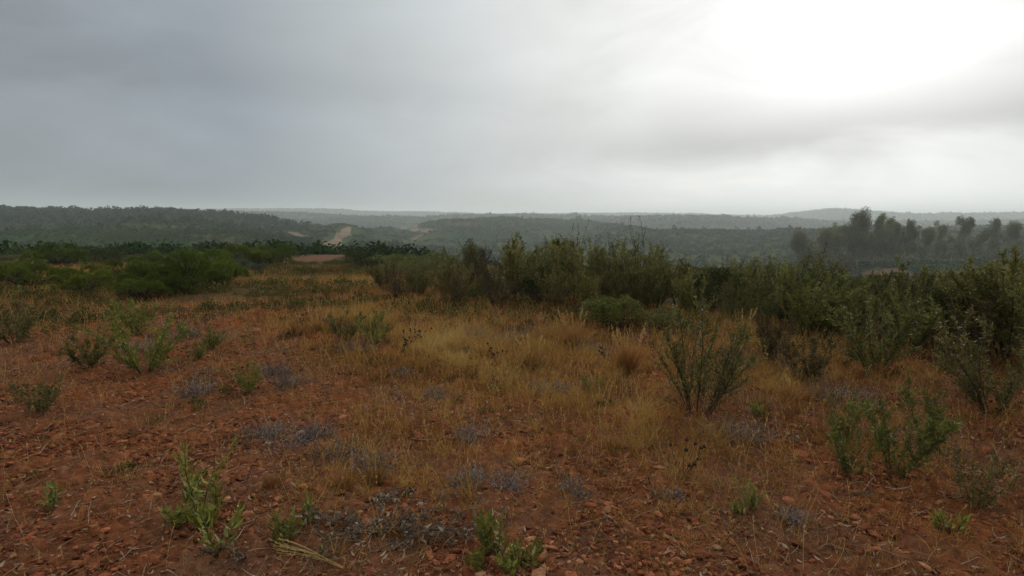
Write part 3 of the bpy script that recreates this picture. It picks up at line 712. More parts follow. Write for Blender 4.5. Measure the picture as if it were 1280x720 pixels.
# burnt bush
def burnt(seed):
    rng = np.random.default_rng(seed); acc = Acc(); n = 16; a = rng.random(n)*2*PI
    P1 = curves(rng, np.zeros((n, 3)), np.stack([np.cos(a)*.4, np.sin(a)*.4, np.ones(n)], -1), 1.2*(.7+.4*rng.random(n)), 7, .2, .12)
    tubes(acc, P1, np.linspace(1, .4, 7)[None]*.012*np.ones((n, 1)), 4, rng.random(n)*.2)
    m = 260; i = rng.integers(0, n, m); p, tg = along(P1, i, .3+.7*rng.random(m)); P2 = curves(rng, p, tg+rdir(rng, m)*.9, .12+.2*rng.random(m), 5, .3, .2)
    tubes(acc, P2, np.linspace(1, .5, 5)[None]*.004*np.ones((m, 1)), 3, rng.random(m)*.3)
    m2 = 900; i = rng.integers(0, m, m2); p, tg = along(P2, i, rng.random(m2)); P3 = curves(rng, p, tg+rdir(rng, m2)*.8, .05+.08*rng.random(m2), 3, .2, .2)
    tubes(acc, P3, np.full((m2, 3), .0026), 3, rng.random(m2)*.3)
    return [('branch', acc.mesh('branch', M['seed']))]
x, y = at_px(594, 15.5); place('burnt_shrub', burnt(550), x, y, 'leafless blackened bush rising behind the scrub belt', 'shrub', s=.95)
x, y = at_px(697, 13.2); place('pine_sapling', sapling_pine(551, 1.12), x, y, 'young pine with upright green shoots above the belt', 'tree', s=.98)
x, y = P(770, 416); place('round_shrub', dome(552, .60, .56, 7000, .035, .42, 'dense', 11), x, y+.3, 'bright green rounded shrub at the foot of the belt', 'shrub', s=1.0)
x, y = P(835, 418); place('round_shrub', dome(553, .45, .40, 3600, .032, .42, 'cistus', 9), x, y+.3, 'yellow green low shrub right of the rounded shrub', 'shrub', s=.9)
x, y = P(872, 520); place('open_rockrose', bush(554, .90, .55, 12, .030, .30, 5200, 'cistus', 0, .10, 260, .9, .0045), x, y, 'open V shaped shrub with thin bare stems standing alone right of centre', 'shrub')
for k, (px, py, h, lb) in enumerate([(1095, 470, .85, 'tall loose shrub at right in front of the belt'), (1116, 596, .48, 'green shrub at the right edge of the foreground'), (1062, 598, .30, 'small dark green shrub left of the right edge shrub'), (1165, 560, .42, 'dark green shrub just past the right edge shrub'), (1215, 640, .3, 'green shrub in the right foreground corner'), (1240, 520, .8, 'tall rockrose near the far right side'), (180, 468, .68, 'yellow green shrub at the left edge before the pines'), (172, 400+20, .5, 'yellowish shrub behind the left edge shrub'), (110, 462, .4, 'leafy shrub left of the yellow green shrub'), (50, 520, .3, 'olive shrub low on the far left side'), (20, 430, .6, 'olive shrub at the far left end'), (468, 432, .40, 'thin olive shrub standing in dry grass left of centre'), (432, 428, .42, 'small olive shrub left of the thin one in dry grass'), (246, 450, .22, 'small yellow green bush on bare soil at left'), (310, 492, .26, 'small bright green bush on stony soil'), (262, 438, .3, 'low bush near the red patch at left'), (742, 494, .2, 'small grey green bush in the orange grass'), (940, 640, .16, 'tiny olive bush in the lower right gravel'), (1050, 560, .3, 'yellowish bush in the grass at right'), (1010, 480, .45, 'thin dry rockrose in the grass below the belt'), (960, 455, .5, 'sparse brown shrub in pale grass')]):
    x, y = P(px, py)
    mat = 'fresh' if k in (6, 7, 13, 14, 15, 18) else ('cistus_brown' if k in (19, 20) else ('dense' if k in (1, 2, 3) else 'cistus'))
    place('rockrose_shrub' if mat.startswith('cis') else 'leafy_shrub', bush(560+k, 1.0, .55 if k in (1, 2, 3, 4) else .7, 7 if k in (1, 2, 3, 4) else 10, .045/max(h, .45)**.6, .25, int((1000 if k in (1, 2, 3, 4) else 1600)+(1500 if k in (1, 2, 3, 4) else 3200)*h), mat, 0, .05, 110, .8, .006), x, y, lb, 'shrub', 'single shrubs scattered over the dry clearing', rz=k, s=h)

rng = np.random.default_rng(79)
n = 5200; d = 2.8+rng.random(n)**.7*9; px = rng.random(n)*1400-60; X = (px-640)/F*.992*d; Y = d
cl = vnoise(X/.9, Y/.9, 305)*.6+vnoise(X/.25, Y/.25, 306)*.4; e = front(X)-Y
k = (e > -.3) & (rng.random(n) < np.clip(.95*(1-sstep(.1, 2.4, e))+.75*sstep(.55, .75, cl), 0, 1)) & (Y > 3.2)
X, Y = X[k], Y[k]; n = len(X); rad = (.03+.07*rng.random(n)**1.5)*np.clip(Y/6, .7, 1.5); hg = rad*(.8+.9*rng.random(n))
clump_mass('low_herbs', 'small olive and brown herbs growing through the dry grass', X, Y, rad, hg, 70, .12, 80, mat='heath', tone=np.clip(.1+.8*rng.random(n), 0, 1))

# ---- plateau left of the belt: low bushes one can tell apart only as cover
rng = np.random.default_rng(77)
n = 5200; d = 9.5+rng.random(n)**.8*33; px = rng.random(n)*1400-60; X = (px-640)/F*.992*d; Y = d
cl = fbm(X/2.2, Y/2.2, 301, 3)
k = (Y > front(X)+.2) & (bare_at(X, Y) < .2) & (cl > -.22) & (Y < 44)
X, Y, cl = X[k], Y[k], cl[k]
n = len(X); rad = (.10+.20*rng.random(n)**1.3)*(.6+.9*np.clip(cl+.3, 0, 1)); hg = rad*(.6+.5*rng.random(n))
clump_mass('heath_cover', 'low olive and brown heath carpeting the plateau', X, Y, rad, hg, 190, .075, 78, mat='heath', tone=np.clip(.15+.5*vnoise(X/1.6, Y/1.6, 302)+.25*rng.random(n), 0, 1))

n = 60000; d = 10+rng.random(n)**.8*20; px = rng.random(n)*640-40; X = (px-640)/F*.992*d; Y = d
k = (Y > front(X)-.3) & (rng.random(n) < .15+.85*sstep(.42, .62, vnoise(X/1.5+4, Y/1.5, 331))); X, Y = X[k], Y[k]; n = len(X)
a = rng.random(n)*2*PI; Dr = np.stack([np.cos(a)*.5, np.sin(a)*.5, np.ones(n)], -1)
Pg = curves(rng, np.stack([X, Y, H(X, Y)], -1), Dr, .08+.18*rng.random(n)**1.5, 4, -.4, .1)
acc = Acc(); strips(acc, Pg, np.array([1, .9, .65, .15])[None]*(.0055*np.clip(Y/12, 1, 2))[:, None], unit(np.cross(Dr, rdir(rng, n))), np.clip(.15+.5*vnoise(X/3, Y/3, 333)+.15*rng.normal(size=n), 0, 1))
tag(link('plateau_grass', acc.mesh('plateau_grass', M['grass'])), 'pale dry grass growing between the heath on the plateau', 'grass', kind='stuff')

# ---- dry grass over the clearing
def blob(x, y, lst):
    v = np.zeros(x.shape)
    for (px, py, rx, ry, w) in lst:
        cx, cy = _gc(px, py); bx, _ = _gc(px+rx, py); _, by = _gc(px, py-ry)
        v = np.maximum(v, w*np.exp(-(((x-cx)/abs(bx-cx))**2+((y-cy)/max(abs(by-cy), .1))**2)))
    return v
_cache = {}
def _gc(a, b):
    if (a, b) not in _cache: _cache[(a, b)] = gp(a, b)
    return _cache[(a, b)]
GOLD = [(560, 435, 90, 22, 1), (480, 455, 60, 20, .7), (690, 440, 50, 22, .8), (640, 470, 60, 16, .8), (775, 520, 70, 50, .85), (850, 560, 90, 45, .7), (930, 420, 60, 30, .9), (720, 500, 80, 30, .6), (500, 560, 60, 30, .5), (430, 590, 40, 40, .7), (380, 620, 30, 30, .5), (440, 402, 70, 14, .6), (860, 470, 40, 20, .5), (960, 470, 60, 30, .7), (545, 600, 60, 30, .5), (350, 402, 40, 7, .3), (1000, 520, 80, 30, .45), (470, 690, 70, 20, .35)]
def grass_density(X, Y):
    g = blob(X, Y, GOLD)
    n = vnoise(X/.55, Y/.55, 311)
    u = pxof(X, Y)
    dl = sstep(300, 520, u+vnoise(X/.8, Y/.8, 317)*120-60)             # bare stony ground at left
    lowr = 1-.25*sstep(640, 700, 268+1.6/np.maximum(Y, 1)*F)   # thinner low down
    return np.clip((.42+.6*sstep(.35, .75, n))*(.22+.78*dl)*lowr+g*.95, 0, 1), g
n = 760000
rng = np.random.default_rng(81)
d = 1.9+(rng.random(n)**.85)*9.8; px = rng.random(n)*1360-40; X = (px-640)/F*.99*(d+1.3); Y = d
D_, G_ = grass_density(X, Y)
k = (Y < front(X)+1.8) & (rng.random(n) < D_*np.clip(d/6, .42, 1))
X, Y, G_ = X[k], Y[k], G_[k]; n = len(X); print('grass', n)
# gather into small tussocks
q = np.round(X/.14)+np.round(Y/.14)*991; jit = _h(np.round(X/.14), np.round(Y/.14), 5); jit2 = _h(np.round(X/.14), np.round(Y/.14), 6)
tx = (np.round(X/.14)+jit-.5)*.14; ty = (np.round(Y/.14)+jit2-.5)*.14
pull = np.where(jit2 > .5, .85, .4)*rng.random(n)**.6; X = X*(1-pull)+tx*pull; Y = Y*(1-pull)+ty*pull
hgt = (.03+.11*rng.random(n)**1.6)*(.7+1.0*G_)*(.4+1.4*jit**1.5)
a = rng.random(n)*2*PI; lean = .25+1.1*rng.random(n)**1.5
Dr = np.stack([np.cos(a)*lean, np.sin(a)*lean, np.ones(n)], -1)
Pg = curves(rng, np.stack([X, Y, H(X, Y)+.002], -1), Dr, hgt, 4, -.5, .12)
acc = Acc(); S = unit(np.cross(Dr, rdir(rng, n)))
tone = np.clip(.10+.45*vnoise(X/.5, Y/.5, 321)+.45*G_*vnoise(X/.9, Y/.9, 322)+.28*(jit-.5)+.14*rng.normal(size=n), 0, .84)
strips(acc, Pg, np.array([1, .9, .65, .1])[None]*(.0022+.0016*rng.random((n, 1)))*np.clip(Y/6, .7, 1.6)[:, None], S, tone)
tag(link('dry_grass', acc.mesh('dry_grass', M['grass'])), 'short rust and straw coloured dry grass over the clearing', 'grass', kind='stuff')
# taller thin grass stalks
n = 30000; d = 2.3+(rng.random(n)**.7)*8.5; px = rng.random(n)*1320-20; X = (px-640)/F*.99*(d+1.3); Y = d
D_, G_ = grass_density(X, Y); k = (Y < front(X)+1) & (rng.random(n) < D_*.5+.09); X, Y, G_ = X[k], Y[k], G_[k]; n = len(X)
a = rng.random(n)*2*PI; Dr = np.stack([np.cos(a)*.3, np.sin(a)*.3, np.ones(n)], -1)
L_ = (.09+.24*rng.random(n)**1.6)*(.8+.5*G_); Pg = curves(rng, np.stack([X, Y, H(X, Y)], -1), Dr, L_, 6, -.35, .09)
acc = Acc(); strips(acc, Pg, np.array([1, .9, .8, .7, .9, .4])[None]*.0024*np.clip(Y/5, .8, 1.7)[:, None], unit(np.cross(Dr, rdir(rng, n))), .45+.5*rng.random(n))
k = rng.integers(0, n, n*5); p, tg = along(Pg, k, .8+.2*rng.random(len(k))); D = unit(tg+rdir(rng, len(k))*.5); leaves(acc, p, D, unit(np.cross(D, rdir(rng, len(k)))), .010+.014*rng.random(len(k)), .003+.003*rng.random(len(k)), .4+.6*rng.random(len(k)))
tag(link('grass_stalks', acc.mesh('grass_stalks', M['grass'])), 'thin upright straw stalks with seed heads in the dry grass', 'grass', kind='stuff')

# ---- gravel and clods
def scatter_stones(name, label, n, d0, d1, pw, smin, smax, seed, dens, mat, flat=.5):
    rng = np.random.default_rng(seed)
    import bmesh
    bm = bmesh.new(); bmesh.ops.create_icosphere(bm, subdivisions=1, radius=1)
    bv = np.array([v.co[:] for v in bm.verts]); bf = np.array([[v.index for v in f.verts] for f in bm.faces]); bm.free()
    d = d0+(rng.random(n)**pw)*(d1-d0); px = rng.random(n)*1360-40; X = (px-640)/F*.99*(d+1.3); Y = d
    k = rng.random(n) < dens(X, Y); X, Y = X[k], Y[k]; n = len(X)
    s = smin*(smax/smin)**(rng.random(n)**2.6)
    J = bv[None]*(1+.42*(rng.random((n, 12, 1))-.5))
    J = J*np.stack([.8+.5*rng.random(n), .6+.4*rng.random(n), flat*(.5+.8*rng.random(n))], -1)[:, None, :]
    a = rng.random(n)*2*PI; c, sn = np.cos(a)[:, None], np.sin(a)[:, None]; t1 = rng.normal(size=n)*.35; ct, s1 = np.cos(t1)[:, None], np.sin(t1)[:, None]
    x_, y_, z_ = J[..., 0], J[..., 1], J[..., 2]; x_, z_ = x_*ct-z_*s1, x_*s1+z_*ct; x_, y_ = x_*c-y_*sn, x_*sn+y_*c
    V = np.stack([X[:, None]+x_*s[:, None], Y[:, None]+y_*s[:, None], (H(X, Y)+.008+s*.15)[:, None]+z_*s[:, None]], -1)
    Fc = (bf[None]+np.arange(n)[:, None, None]*12).reshape(-1, 3)
    rv = np.clip(.12+.75*rng.random(n)**1.2+.2*(vnoise(X/.8, Y/.8, 88)-.5), 0, 1)
    tag(link(name, mesh_np(name, V.reshape(-1, 3), Fc, M[mat], np.repeat(rv, 12))), label, 'stones', kind='stuff'); print(name, n)
def sd(X, Y):
    g = blob(X, Y, GOLD); return np.clip((.08+.92*sstep(.35, .75, vnoise(X/.5, Y/.5, 93)*.6+vnoise(X/.13, Y/.13, 94)*.4))*(1-.75*g), 0, 1)*(Y < front(X)+.6)
scatter_stones('gravel', 'red brown gravel and clay chips strewn over the ground', 190000, 1.9, 9.5, 1.35, .003, .022, 90, sd, 'stone', .55)
scatter_stones('clods', 'larger reddish clods and flakes among the gravel', 25000, 1.9, 10, 1.1, .014, .042, 92, lambda X, Y: sd(X, Y)*(.2+.8*sstep(.45, .7, vnoise(X/.45+3, Y/.45, 95))), 'stone', .42)
# ---- litter: chips and short fallen twigs
n = 110000; rng = np.random.default_rng(97); d = 2.2+(rng.random(n)**1.2)*8; px = rng.random(n)*1340-30; X = (px-640)/F*.99*(d+1.3); Y = d
k = (rng.random(n) < .35+.65*vnoise(X/.4, Y/.4, 98)) & (Y < front(X)+1.5); X, Y = X[k], Y[k]; n = len(X)
a = rng.random(n)*2*PI; D = unit(np.stack([np.cos(a), np.sin(a), rng.normal(size=n)*.25], -1)); S = unit(np.cross(D, np.array([0, 0, 1.])+rng.normal(size=(n, 3))*.4))
acc = Acc(); ln = .012+.035*rng.random(n)**2; leaves(acc, np.stack([X, Y, H(X, Y)+.012+.012*rng.random(n)], -1), D, S, ln, ln*(.12+.35*rng.random(n)**2), rng.random(n), .2)
n2 = 6500; i = rng.integers(0, n, n2); Pt = curves(rng, np.stack([X[i], Y[i], H(X[i], Y[i])+.016], -1), np.stack([np.cos(a[i]), np.sin(a[i]), 0*a[i]+.1], -1), .05+.14*rng.random(n2), 5, -.1, .15)
tubes(acc, Pt, np.linspace(1, .5, 5)[None]*.0019*(.6+.8*rng.random((n2, 1))), 3, rng.random(n2)**.7)
tag(link('plant_litter', acc.mesh('plant_litter', M['litter'])), 'fallen leaves and short dead twigs on the soil', 'litter', kind='stuff')

# ---- golden grass tufts
for k, (px, py, h, w, hd, lb) in enumerate([
    (716, 436, .42, .34, 14, 'golden grass tuft with tall pale seed heads below the belt'), (664, 462, .34, .24, 10, 'yellow grass tuft left of the tall golden tuft'),
    (783, 468, .46, .2, 12, 'upright pale grass tuft below the rounded shrub'), (700, 425, .3, .2, 6, 'small golden tuft at the foot of the scrub belt'),
    (560, 440, .2, .3, 0, 'low golden tuft in the middle of the dry grass'), (600, 448, .2, .3, 0, 'low golden tuft right of the middle one'), (520, 446, .2, .28, 0, 'low golden tuft left of the middle one'),
    (925, 425, .4, .5, 4, 'wide pale tuft before the right part of the belt'), (955, 415, .4, .45, 3, 'pale tuft right of the wide one'), (905, 445, .3, .35, 2, 'pale tuft below the wide one'),
    (640, 485, .16, .22, 2, 'short yellow tuft near the lilac twigs'), (400, 415, .3, .22, 4, 'straw tuft left of the olive shrubs'), (370, 420, .28, .2, 3, 'thin straw tuft among red soil at left'), (480, 415, .3, .3, 3, 'straw tuft behind the thin olive shrub'),
    (430, 610, .14, .12, 0, 'orange grass tuft behind the brushwood'), (470, 605, .15, .12, 2, 'orange grass tuft right of its twin behind the brushwood'), (395, 575, .14, .12, 0, 'rusty tuft beside the grey herbs'), (340, 610, .12, .12, 0, 'small rusty tuft right of the green shoots'),
    (1065, 440, .3, .3, 3, 'pale tuft at the foot of the right shrubs'), (990, 500, .2, .22, 3, 'grey straw tuft in the right clearing'), (820, 545, .14, .3, 0, 'spreading orange tuft left of the open shrub'), (760, 560, .13, .3, 0, 'spreading orange tuft below centre right')]):
    x, y = P(px, py)
    place('grass_tuft', tuft(600+k, h, w, int(260+500*w*h*10), 'straw', hd, -.4, (.2, .72) if 4 <= k <= 6 else (.3, .88) if k not in (14, 15, 16, 17, 20, 21) else (.1, .7), .0032 if h < .2 else .005), x, y, lb, 'grass tuft', 'dry grass tufts on the clearing', rz=k)
# ---- fresh green shoots
for k, (px, py, h, ns, lb) in enumerate([
    (250, 640, .46, 3, 'tallest fresh green shoot in the lower left'), (240, 628, .20, 3, 'green shoot left of the tallest one'), (268, 640, .22, 2, 'pale green shoot right of the tallest one'), (228, 660, .16, 3, 'low green shoot at the left of the clump'), (255, 660, .14, 4, 'low bushy shoot in the middle of the clump'), (276, 694, .30, 2, 'upright shoot beside the gnarled branch'),
    (357, 682, .17, 4, 'narrow green shoot left of the brushwood'), (386, 655, .15, 2, 'pale shoot with long leaves in the brushwood'), (395, 700, .07, 1, 'tiny pale rosette under the brushwood'), (618, 695, .24, 5, 'bushy yellow green shoot at the lower centre'), (600, 722, .12, 2, 'green shoot at the bottom edge'), (660, 705, .12, 3, 'small pale green shoot right of the bushy one'),
    (638, 716, .12, 3, 'low green shoot between two others at the bottom'), (1078, 520, .16, 3, 'yellow green shoot in the right clearing'), (945, 520, .12, 3, 'yellow green shoot right of the open shrub'), (1100, 560, .2, 4, 'bright shoot before the right edge shrub'), (262, 694, .05, 1, 'tiny shoot by the gnarled branch'), (920, 640, .10, 3, 'small green shoot in lower right gravel'), (60, 640, .14, 2, 'green shoot in the far lower left'), (1190, 670, .14, 3, 'green shoot in the far lower right')]):
    x, y = P(px, py)
    place('green_shoot', sprig(640+k, h, ns, .075 if h > .1 else .04, int(14+56*h), 'fresh', lw=.30), x, y, lb, 'plant', 'fresh green shoots on the bare soil', rz=k*1.1)
# ---- grey dry herbs
for k, (px, py, w, h, lb) in enumerate([
    (400, 548, .16, .10, 'grey blue dry herb cushion at centre left'), (345, 545, .18, .09, 'grey dry herb cushion left of the blue one'), (430, 572, .18, .10, 'grey herb cushion below the blue one'), (465, 585, .16, .09, 'grey herb cushion left of centre'), (372, 558, .14, .08, 'small grey herb by the pale stone'),
    (680, 492, .16, .08, 'lilac grey herb in the orange grass'), (700, 488, .12, .07, 'lilac grey herb right of its twin'), (590, 552, .14, .08, 'dark grey herb above centre'), (635, 612, .10, .06, 'grey herb in the lower centre'), (595, 600, .10, .06, 'blue grey herb near the lower centre'), (575, 603, .09, .05, 'small blue herb in line with another'),
    (226, 424, .28, .16, 'dark blue grey bush on the soil at upper left'), (248, 492, .2, .1, 'dark dry herb on stony soil at left'), (165, 440, .3, .12, 'grey herb cushion at the left edge'), (345, 470, .2, .1, 'dark twiggy herb at left centre'), (365, 482, .2, .08, 'dark flat herb beside the twiggy one'), (440, 440, .24, .12, 'grey herb under the olive shrubs'),
    (620, 430, .35, .12, 'grey twiggy herb behind the golden grass'), (655, 425, .35, .12, 'grey twiggy herb below the belt'), (590, 420, .35, .12, 'grey twiggy herb left of two alike'), (740, 440, .3, .1, 'dark herb right of the golden tuft'), (915, 460, .25, .12, 'grey herb in the right grass'), (1000, 470, .3, .16, 'pale grey twiggy herb at right'), (1035, 500, .25, .12, 'pale grey herb right of the twiggy one'), (1060, 505, .25, .12, 'silvery herb before the right shrubs'),
    (500, 470, .14, .07, 'grey herb in the red soil at centre'), (545, 498, .14, .07, 'greenish grey herb at centre'), (715, 620, .10, .06, 'grey herb with pale twigs below centre'), (905, 545, .2, .1, 'dark herb below the open shrub'), (940, 548, .18, .08, 'dark herb right of another below the open shrub'), (840, 625, .08, .04, 'small olive grey herb in the gravel'), (990, 655, .05, .05, 'tiny white twigs on the lower right gravel')]):
    x, y = P(px, py)
    place('dry_herb', herb(700+k, w*1.3, h*1.5, int(80+430*w), 'herb'), x, y, lb, 'dry herb', 'grey dry herbs on the soil', rz=k)
# ---- brushwood and dead branches
for k, (px, py, L_, rad, nt, leaf, rz, lb) in enumerate([
    (252, 692, .30, .012, 4, 0, -.25, 'gnarled grey branch lying at the lower left'),
    (345, 668, .42, .007, 10, 90, .12, 'dark leafy dead branch in the brushwood at left'), (430, 652, .36, .006, 12, 160, .1, 'brushwood branch with whitish withered leaves'),
    (470, 668, .34, .006, 12, 50, -.2, 'grey dead branch across the middle of the brushwood'), (540, 680, .30, .006, 9, 30, 2.8, 'dead branch at the right of the brushwood'), (400, 690, .30, .005, 9, 20, .5, 'thin dead branch low in the brushwood'), (460, 700, .26, .004, 8, 10, 1.2, 'bent pale twig at the bottom of the brushwood'),
    (500, 655, .26, .005, 9, 60, .5, 'twiggy dead branch behind the brushwood'),
    (385, 648, .34, .006, 12, 110, -.1, 'branch with brown withered leaves behind the dark leafy one'), (420, 672, .34, .005, 14, 120, .3, 'tangled branch in the middle of the brushwood'), (488, 690, .34, .005, 14, 40, .9, 'tangled twigs low at the right of the brushwood'), (520, 665, .36, .006, 14, 70, -.15, 'long tangled branch ending the brushwood at right'), (455, 640, .22, .005, 10, 200, .3, 'short branch with the whitest withered leaves'), (350, 690, .3, .006, 8, 10, -.1, 'dark stick behind the straw bundle'),
    (300, 610, .25, .004, 6, 0, .8, 'forked dead twig right of the green shoots'), (445, 520, .22, .006, 5, 0, .6, 'short pale stick on the red soil'), (505, 505, .25, .006, 5, 10, 2.2, 'dark stick at centre left'), (905, 540, .5, .008, 12, 30, .1, 'dark dead branch below the open shrub'),
    (700, 612, .22, .004, 6, 0, .9, 'pale forked twig at lower centre'), (820, 680, .4, .004, 7, 0, 2.9, 'long thin twig in the lower right'), (1030, 620, .3, .004, 6, 0, -.3, 'thin twig in the right gravel'), (560, 650, .3, .004, 7, 0, .2, 'thin twig right of the brushwood'), (330, 440, .4, .006, 8, 0, -.5, 'grey twigs on the soil at upper left'), (225, 470, .35, .005, 8, 0, .2, 'thin grey twigs on stony soil at left')]):
    x, y = P(px, py)
    place('dead_branch', dead_branch(760+k, L_, rad, nt, leaf=int(leaf*.5)), x, y, lb, 'branch', 'dead branches on the ground', rz=rz, sink=-.012)
# leaning straw bundle
def straw_bundle():
    rng = np.random.default_rng(900); n = 7; acc = Acc()
    st = rng.normal(size=(n, 3))*.004; P_ = curves(rng, st, np.tile([1., 0, .25], (n, 1))+rng.normal(size=(n, 3))*.04, .38*(.8+.3*rng.random(n)), 8, -.35, .03)
    P_[..., 2] = np.maximum(P_[..., 2], .004)
    tubes(acc, P_, np.linspace(.6, 1, 8)[None]*.0018*np.ones((n, 1)), 4, .75+.25*rng.random(n))
    m = 60; i = rng.integers(0, n, m); p, tg = along(P_, i, .7+.3*rng.random(m)); D = unit(tg+rdir(rng, m)*.3); leaves(acc, p, D, unit(np.cross(D, rdir(rng, m))), .03+.02*rng.random(m), np.full(m, .004), .6+.4*rng.random(m))
    return [('stalks', acc.mesh('stalks', M['straw']))]
x, y = P(430, 716); place('straw_bundle', straw_bundle(), x, y, 'bundle of pale straw stalks leaning over dark soil', 'straw', rz=2.75, sink=-.02)
# ---- stones one can pick out
for k, (px, py, s, mt, lb) in enumerate([(377, 543, .045, 'palestone', 'pale orange stone beside the grey herbs'), (428, 524, .05, 'redclod', 'orange clod of earth at centre left'), (645, 555, .05, 'redclod', 'bright orange clod just above centre bottom'), (985, 628, .045, 'redclod', 'orange clod on the lower right gravel'), (1000, 570, .06, 'redclod', 'curved orange slab in the right clearing'), (175, 650, .02, 'palestone', 'small whitish stone at the lower left'), (1030, 622, .05, 'stone', 'large pinkish stone on the right gravel'), (1015, 612, .04, 'stone', 'pink brown stone left of the large one'), (760, 640, .045, 'stone', 'reddish stone at lower centre right'), (785, 660, .05, 'stone', 'brown stone in the gravel near the bottom'), (835, 665, .03, 'stone', 'small dark pink stone in the lower right'), (845, 680, .03, 'redclod', 'small dark orange clod in the lower right'), (430, 520-6, .03, 'redclod', 'small clod behind the orange clod'), (335, 555, .03, 'palestone', 'pale flat stone on the red soil at left'), (215, 705, .04, 'stone', 'red stone near the bottom left corner'), (650, 560+18, .04, 'redclod', 'deep orange clod below its brighter twin'), (320, 415, .09, 'redclod', 'reddish boulder by the left heath'), (195, 620, .03, 'stone', 'flat red stone left of the green shoots'), (310, 645, .035, 'redclod', 'orange stone right of the green shoots'), (1090, 650, .04, 'stone', 'red brown stone at the lower right'), (1075, 690, .045, 'stone', 'brown stone in the lower right corner')]):
    x, y = P(px, py)
    place('stone', stone_mesh(800+k, M[mt]), x, y, lb, 'stone', 'larger stones on the clearing', rz=k*1.3, s=s, sink=-.1)
x, y = P(802, 450); 
def thistle():
    rng = np.random.default_rng(950); acc = Acc(); P_ = curves(rng, np.zeros((3, 3)), np.array([[.2, 0, 1], [-.2, .1, 1], [0, -.2, 1.]]), np.array([.3, .26, .22]), 6, 0, .05)
    tubes(acc, P_, np.full((3, 6), .002), 4, rng.random(3)); fl = Acc(); m = 90; i = rng.integers(0, 3, m); D = unit(rdir(rng, m)+np.array([0, 0, .6])); leaves(fl, P_[i, -1], D, unit(np.cross(D, rdir(rng, m))), np.full(m, .022), np.full(m, .006), rng.random(m))
    return [('stem', acc.mesh('stem', M['bark'])), ('flower', fl.mesh('flower', M['flower']))]
place('purple_flower', thistle(), x, y, 'thin plant with small purple flowers left of the open shrub', 'flower')
# dark dry seed heads standing in the grass
def seedplant(seed):
    rng = np.random.default_rng(seed); acc = Acc(); n = 9; a = rng.random(n)*6.28
    P_ = curves(rng, np.zeros((n, 3)), np.stack([np.cos(a)*.5, np.sin(a)*.5, np.ones(n)], -1), .14+.14*rng.random(n), 5, .1, .1); tubes(acc, P_, np.full((n, 5), .0018), 3, rng.random(n))
    e = P_[:, -1]; Q = np.stack([e+np.array([0, 0, z_]) for z_ in (-.012, -.006, .004, .012)], 1); tubes(acc, Q, np.tile([.003, .012, .013, .003], (n, 1)), 6, rng.random(n)*.5)
    return [('stalks', acc.mesh('stalks', M['seed']))]
for k, (px, py, lb) in enumerate([(500, 448, 'dark round seed heads left of the golden grass'), (512, 438, 'dark seed heads behind their lower neighbours'), (525, 432, 'dark seed heads nearest the scrub belt at left'), (622, 458, 'dark seed heads between yellow tufts'), (375, 412, 'dark seed heads before the left heath'), (855, 600, 'dark seed heads on the lower right'), (760, 455, 'dark seed heads near the pale tuft')]):
    x, y = P(px, py); place('seed_plant', seedplant(960+k), x, y, lb, 'dry plant', 'plants with dark dry seed heads', rz=k)

# ---------------------------------------------------------------- haze
def haze():
    import bmesh
    bm = bmesh.new(); bmesh.ops.create_cube(bm, size=1)
    lo = float(co[:, 2].min())-1.5; hi = max(float(co[:, 2].max())+20, 45)
    for v in bm.verts: v.co = (v.co.x*18400, v.co.y*18400, lo if v.co.z < 0 else hi)
    me = bpy.data.meshes.new('haze'); bm.to_mesh(me); bm.free()
    m = bpy.data.materials.new('haze'); m.use_nodes = True; nt = m.node_tree; nt.nodes.clear()
    v = nt.nodes.new('ShaderNodeVolumePrincipled'); v.inputs['Color'].default_value = (.86, .93, .97, 1); v.inputs['Density'].default_value = HAZE; v.inputs['Anisotropy'].default_value = .35
    out = nt.nodes.new('ShaderNodeOutputMaterial'); nt.links.new(v.outputs[0], out.inputs['Volume'])
    me.materials.append(m); ob = link('haze', me); tag(ob, 'thin morning haze veiling the far hills', 'haze', kind='stuff')
    print('haze', lo, hi)
HAZE = .00042
haze()

# ---------------------------------------------------------------- sky, sun, camera
SUN_AZ, SUN_EL = R(29), R(17)
ZEN_BOOST = 3.6  # extra brightness added to the unseen overhead sky to light ground and plants
SKYS = 0.
sc = bpy.context.scene
w = bpy.data.worlds.new('World'); sc.world = w; w.use_nodes = True; nt = w.node_tree; nt.nodes.clear()
N = nt.nodes.new; Lk = nt.links.new
out = N('ShaderNodeOutputWorld'); bg = N('ShaderNodeBackground'); bg.inputs['Strength'].default_value = .1; Lk(bg.outputs[0], out.inputs[0])
sky = N('ShaderNodeTexSky'); sky.sky_type = 'NISHITA'; sky.sun_disc = False; sky.sun_elevation = SUN_EL; sky.sun_rotation = SUN_AZ
tc = N('ShaderNodeTexCoord')
def math_(op, a, b=None, clamp=False):
    n = N('ShaderNodeMath'); n.operation = op; n.use_clamp = clamp
    for i, v in enumerate((a, b)):
        if v is None: continue
        if isinstance(v, (int, float)): n.inputs[i].default_value = v
        else: Lk(v, n.inputs[i])
    return n.outputs[0]
def cramp(fac, cols, interp='EASE'):
    cr = N('ShaderNodeValToRGB'); cr.color_ramp.interpolation = interp; el = cr.color_ramp.elements
    while len(el) < len(cols): el.new(.5)
    for e, (p, c) in zip(el, cols): e.position = p; e.color = (*c, 1) if len(c) == 3 else c
    Lk(fac, cr.inputs[0]); return cr.outputs[0]
sv = Vector((math.sin(SUN_AZ)*math.cos(SUN_EL), math.cos(SUN_AZ)*math.cos(SUN_EL), math.sin(SUN_EL)))
sep = N('ShaderNodeSeparateXYZ'); Lk(tc.outputs['Generated'], sep.inputs[0])
zc = math_('ADD', math_('MAXIMUM', sep.outputs['Z'], 0.), .16)
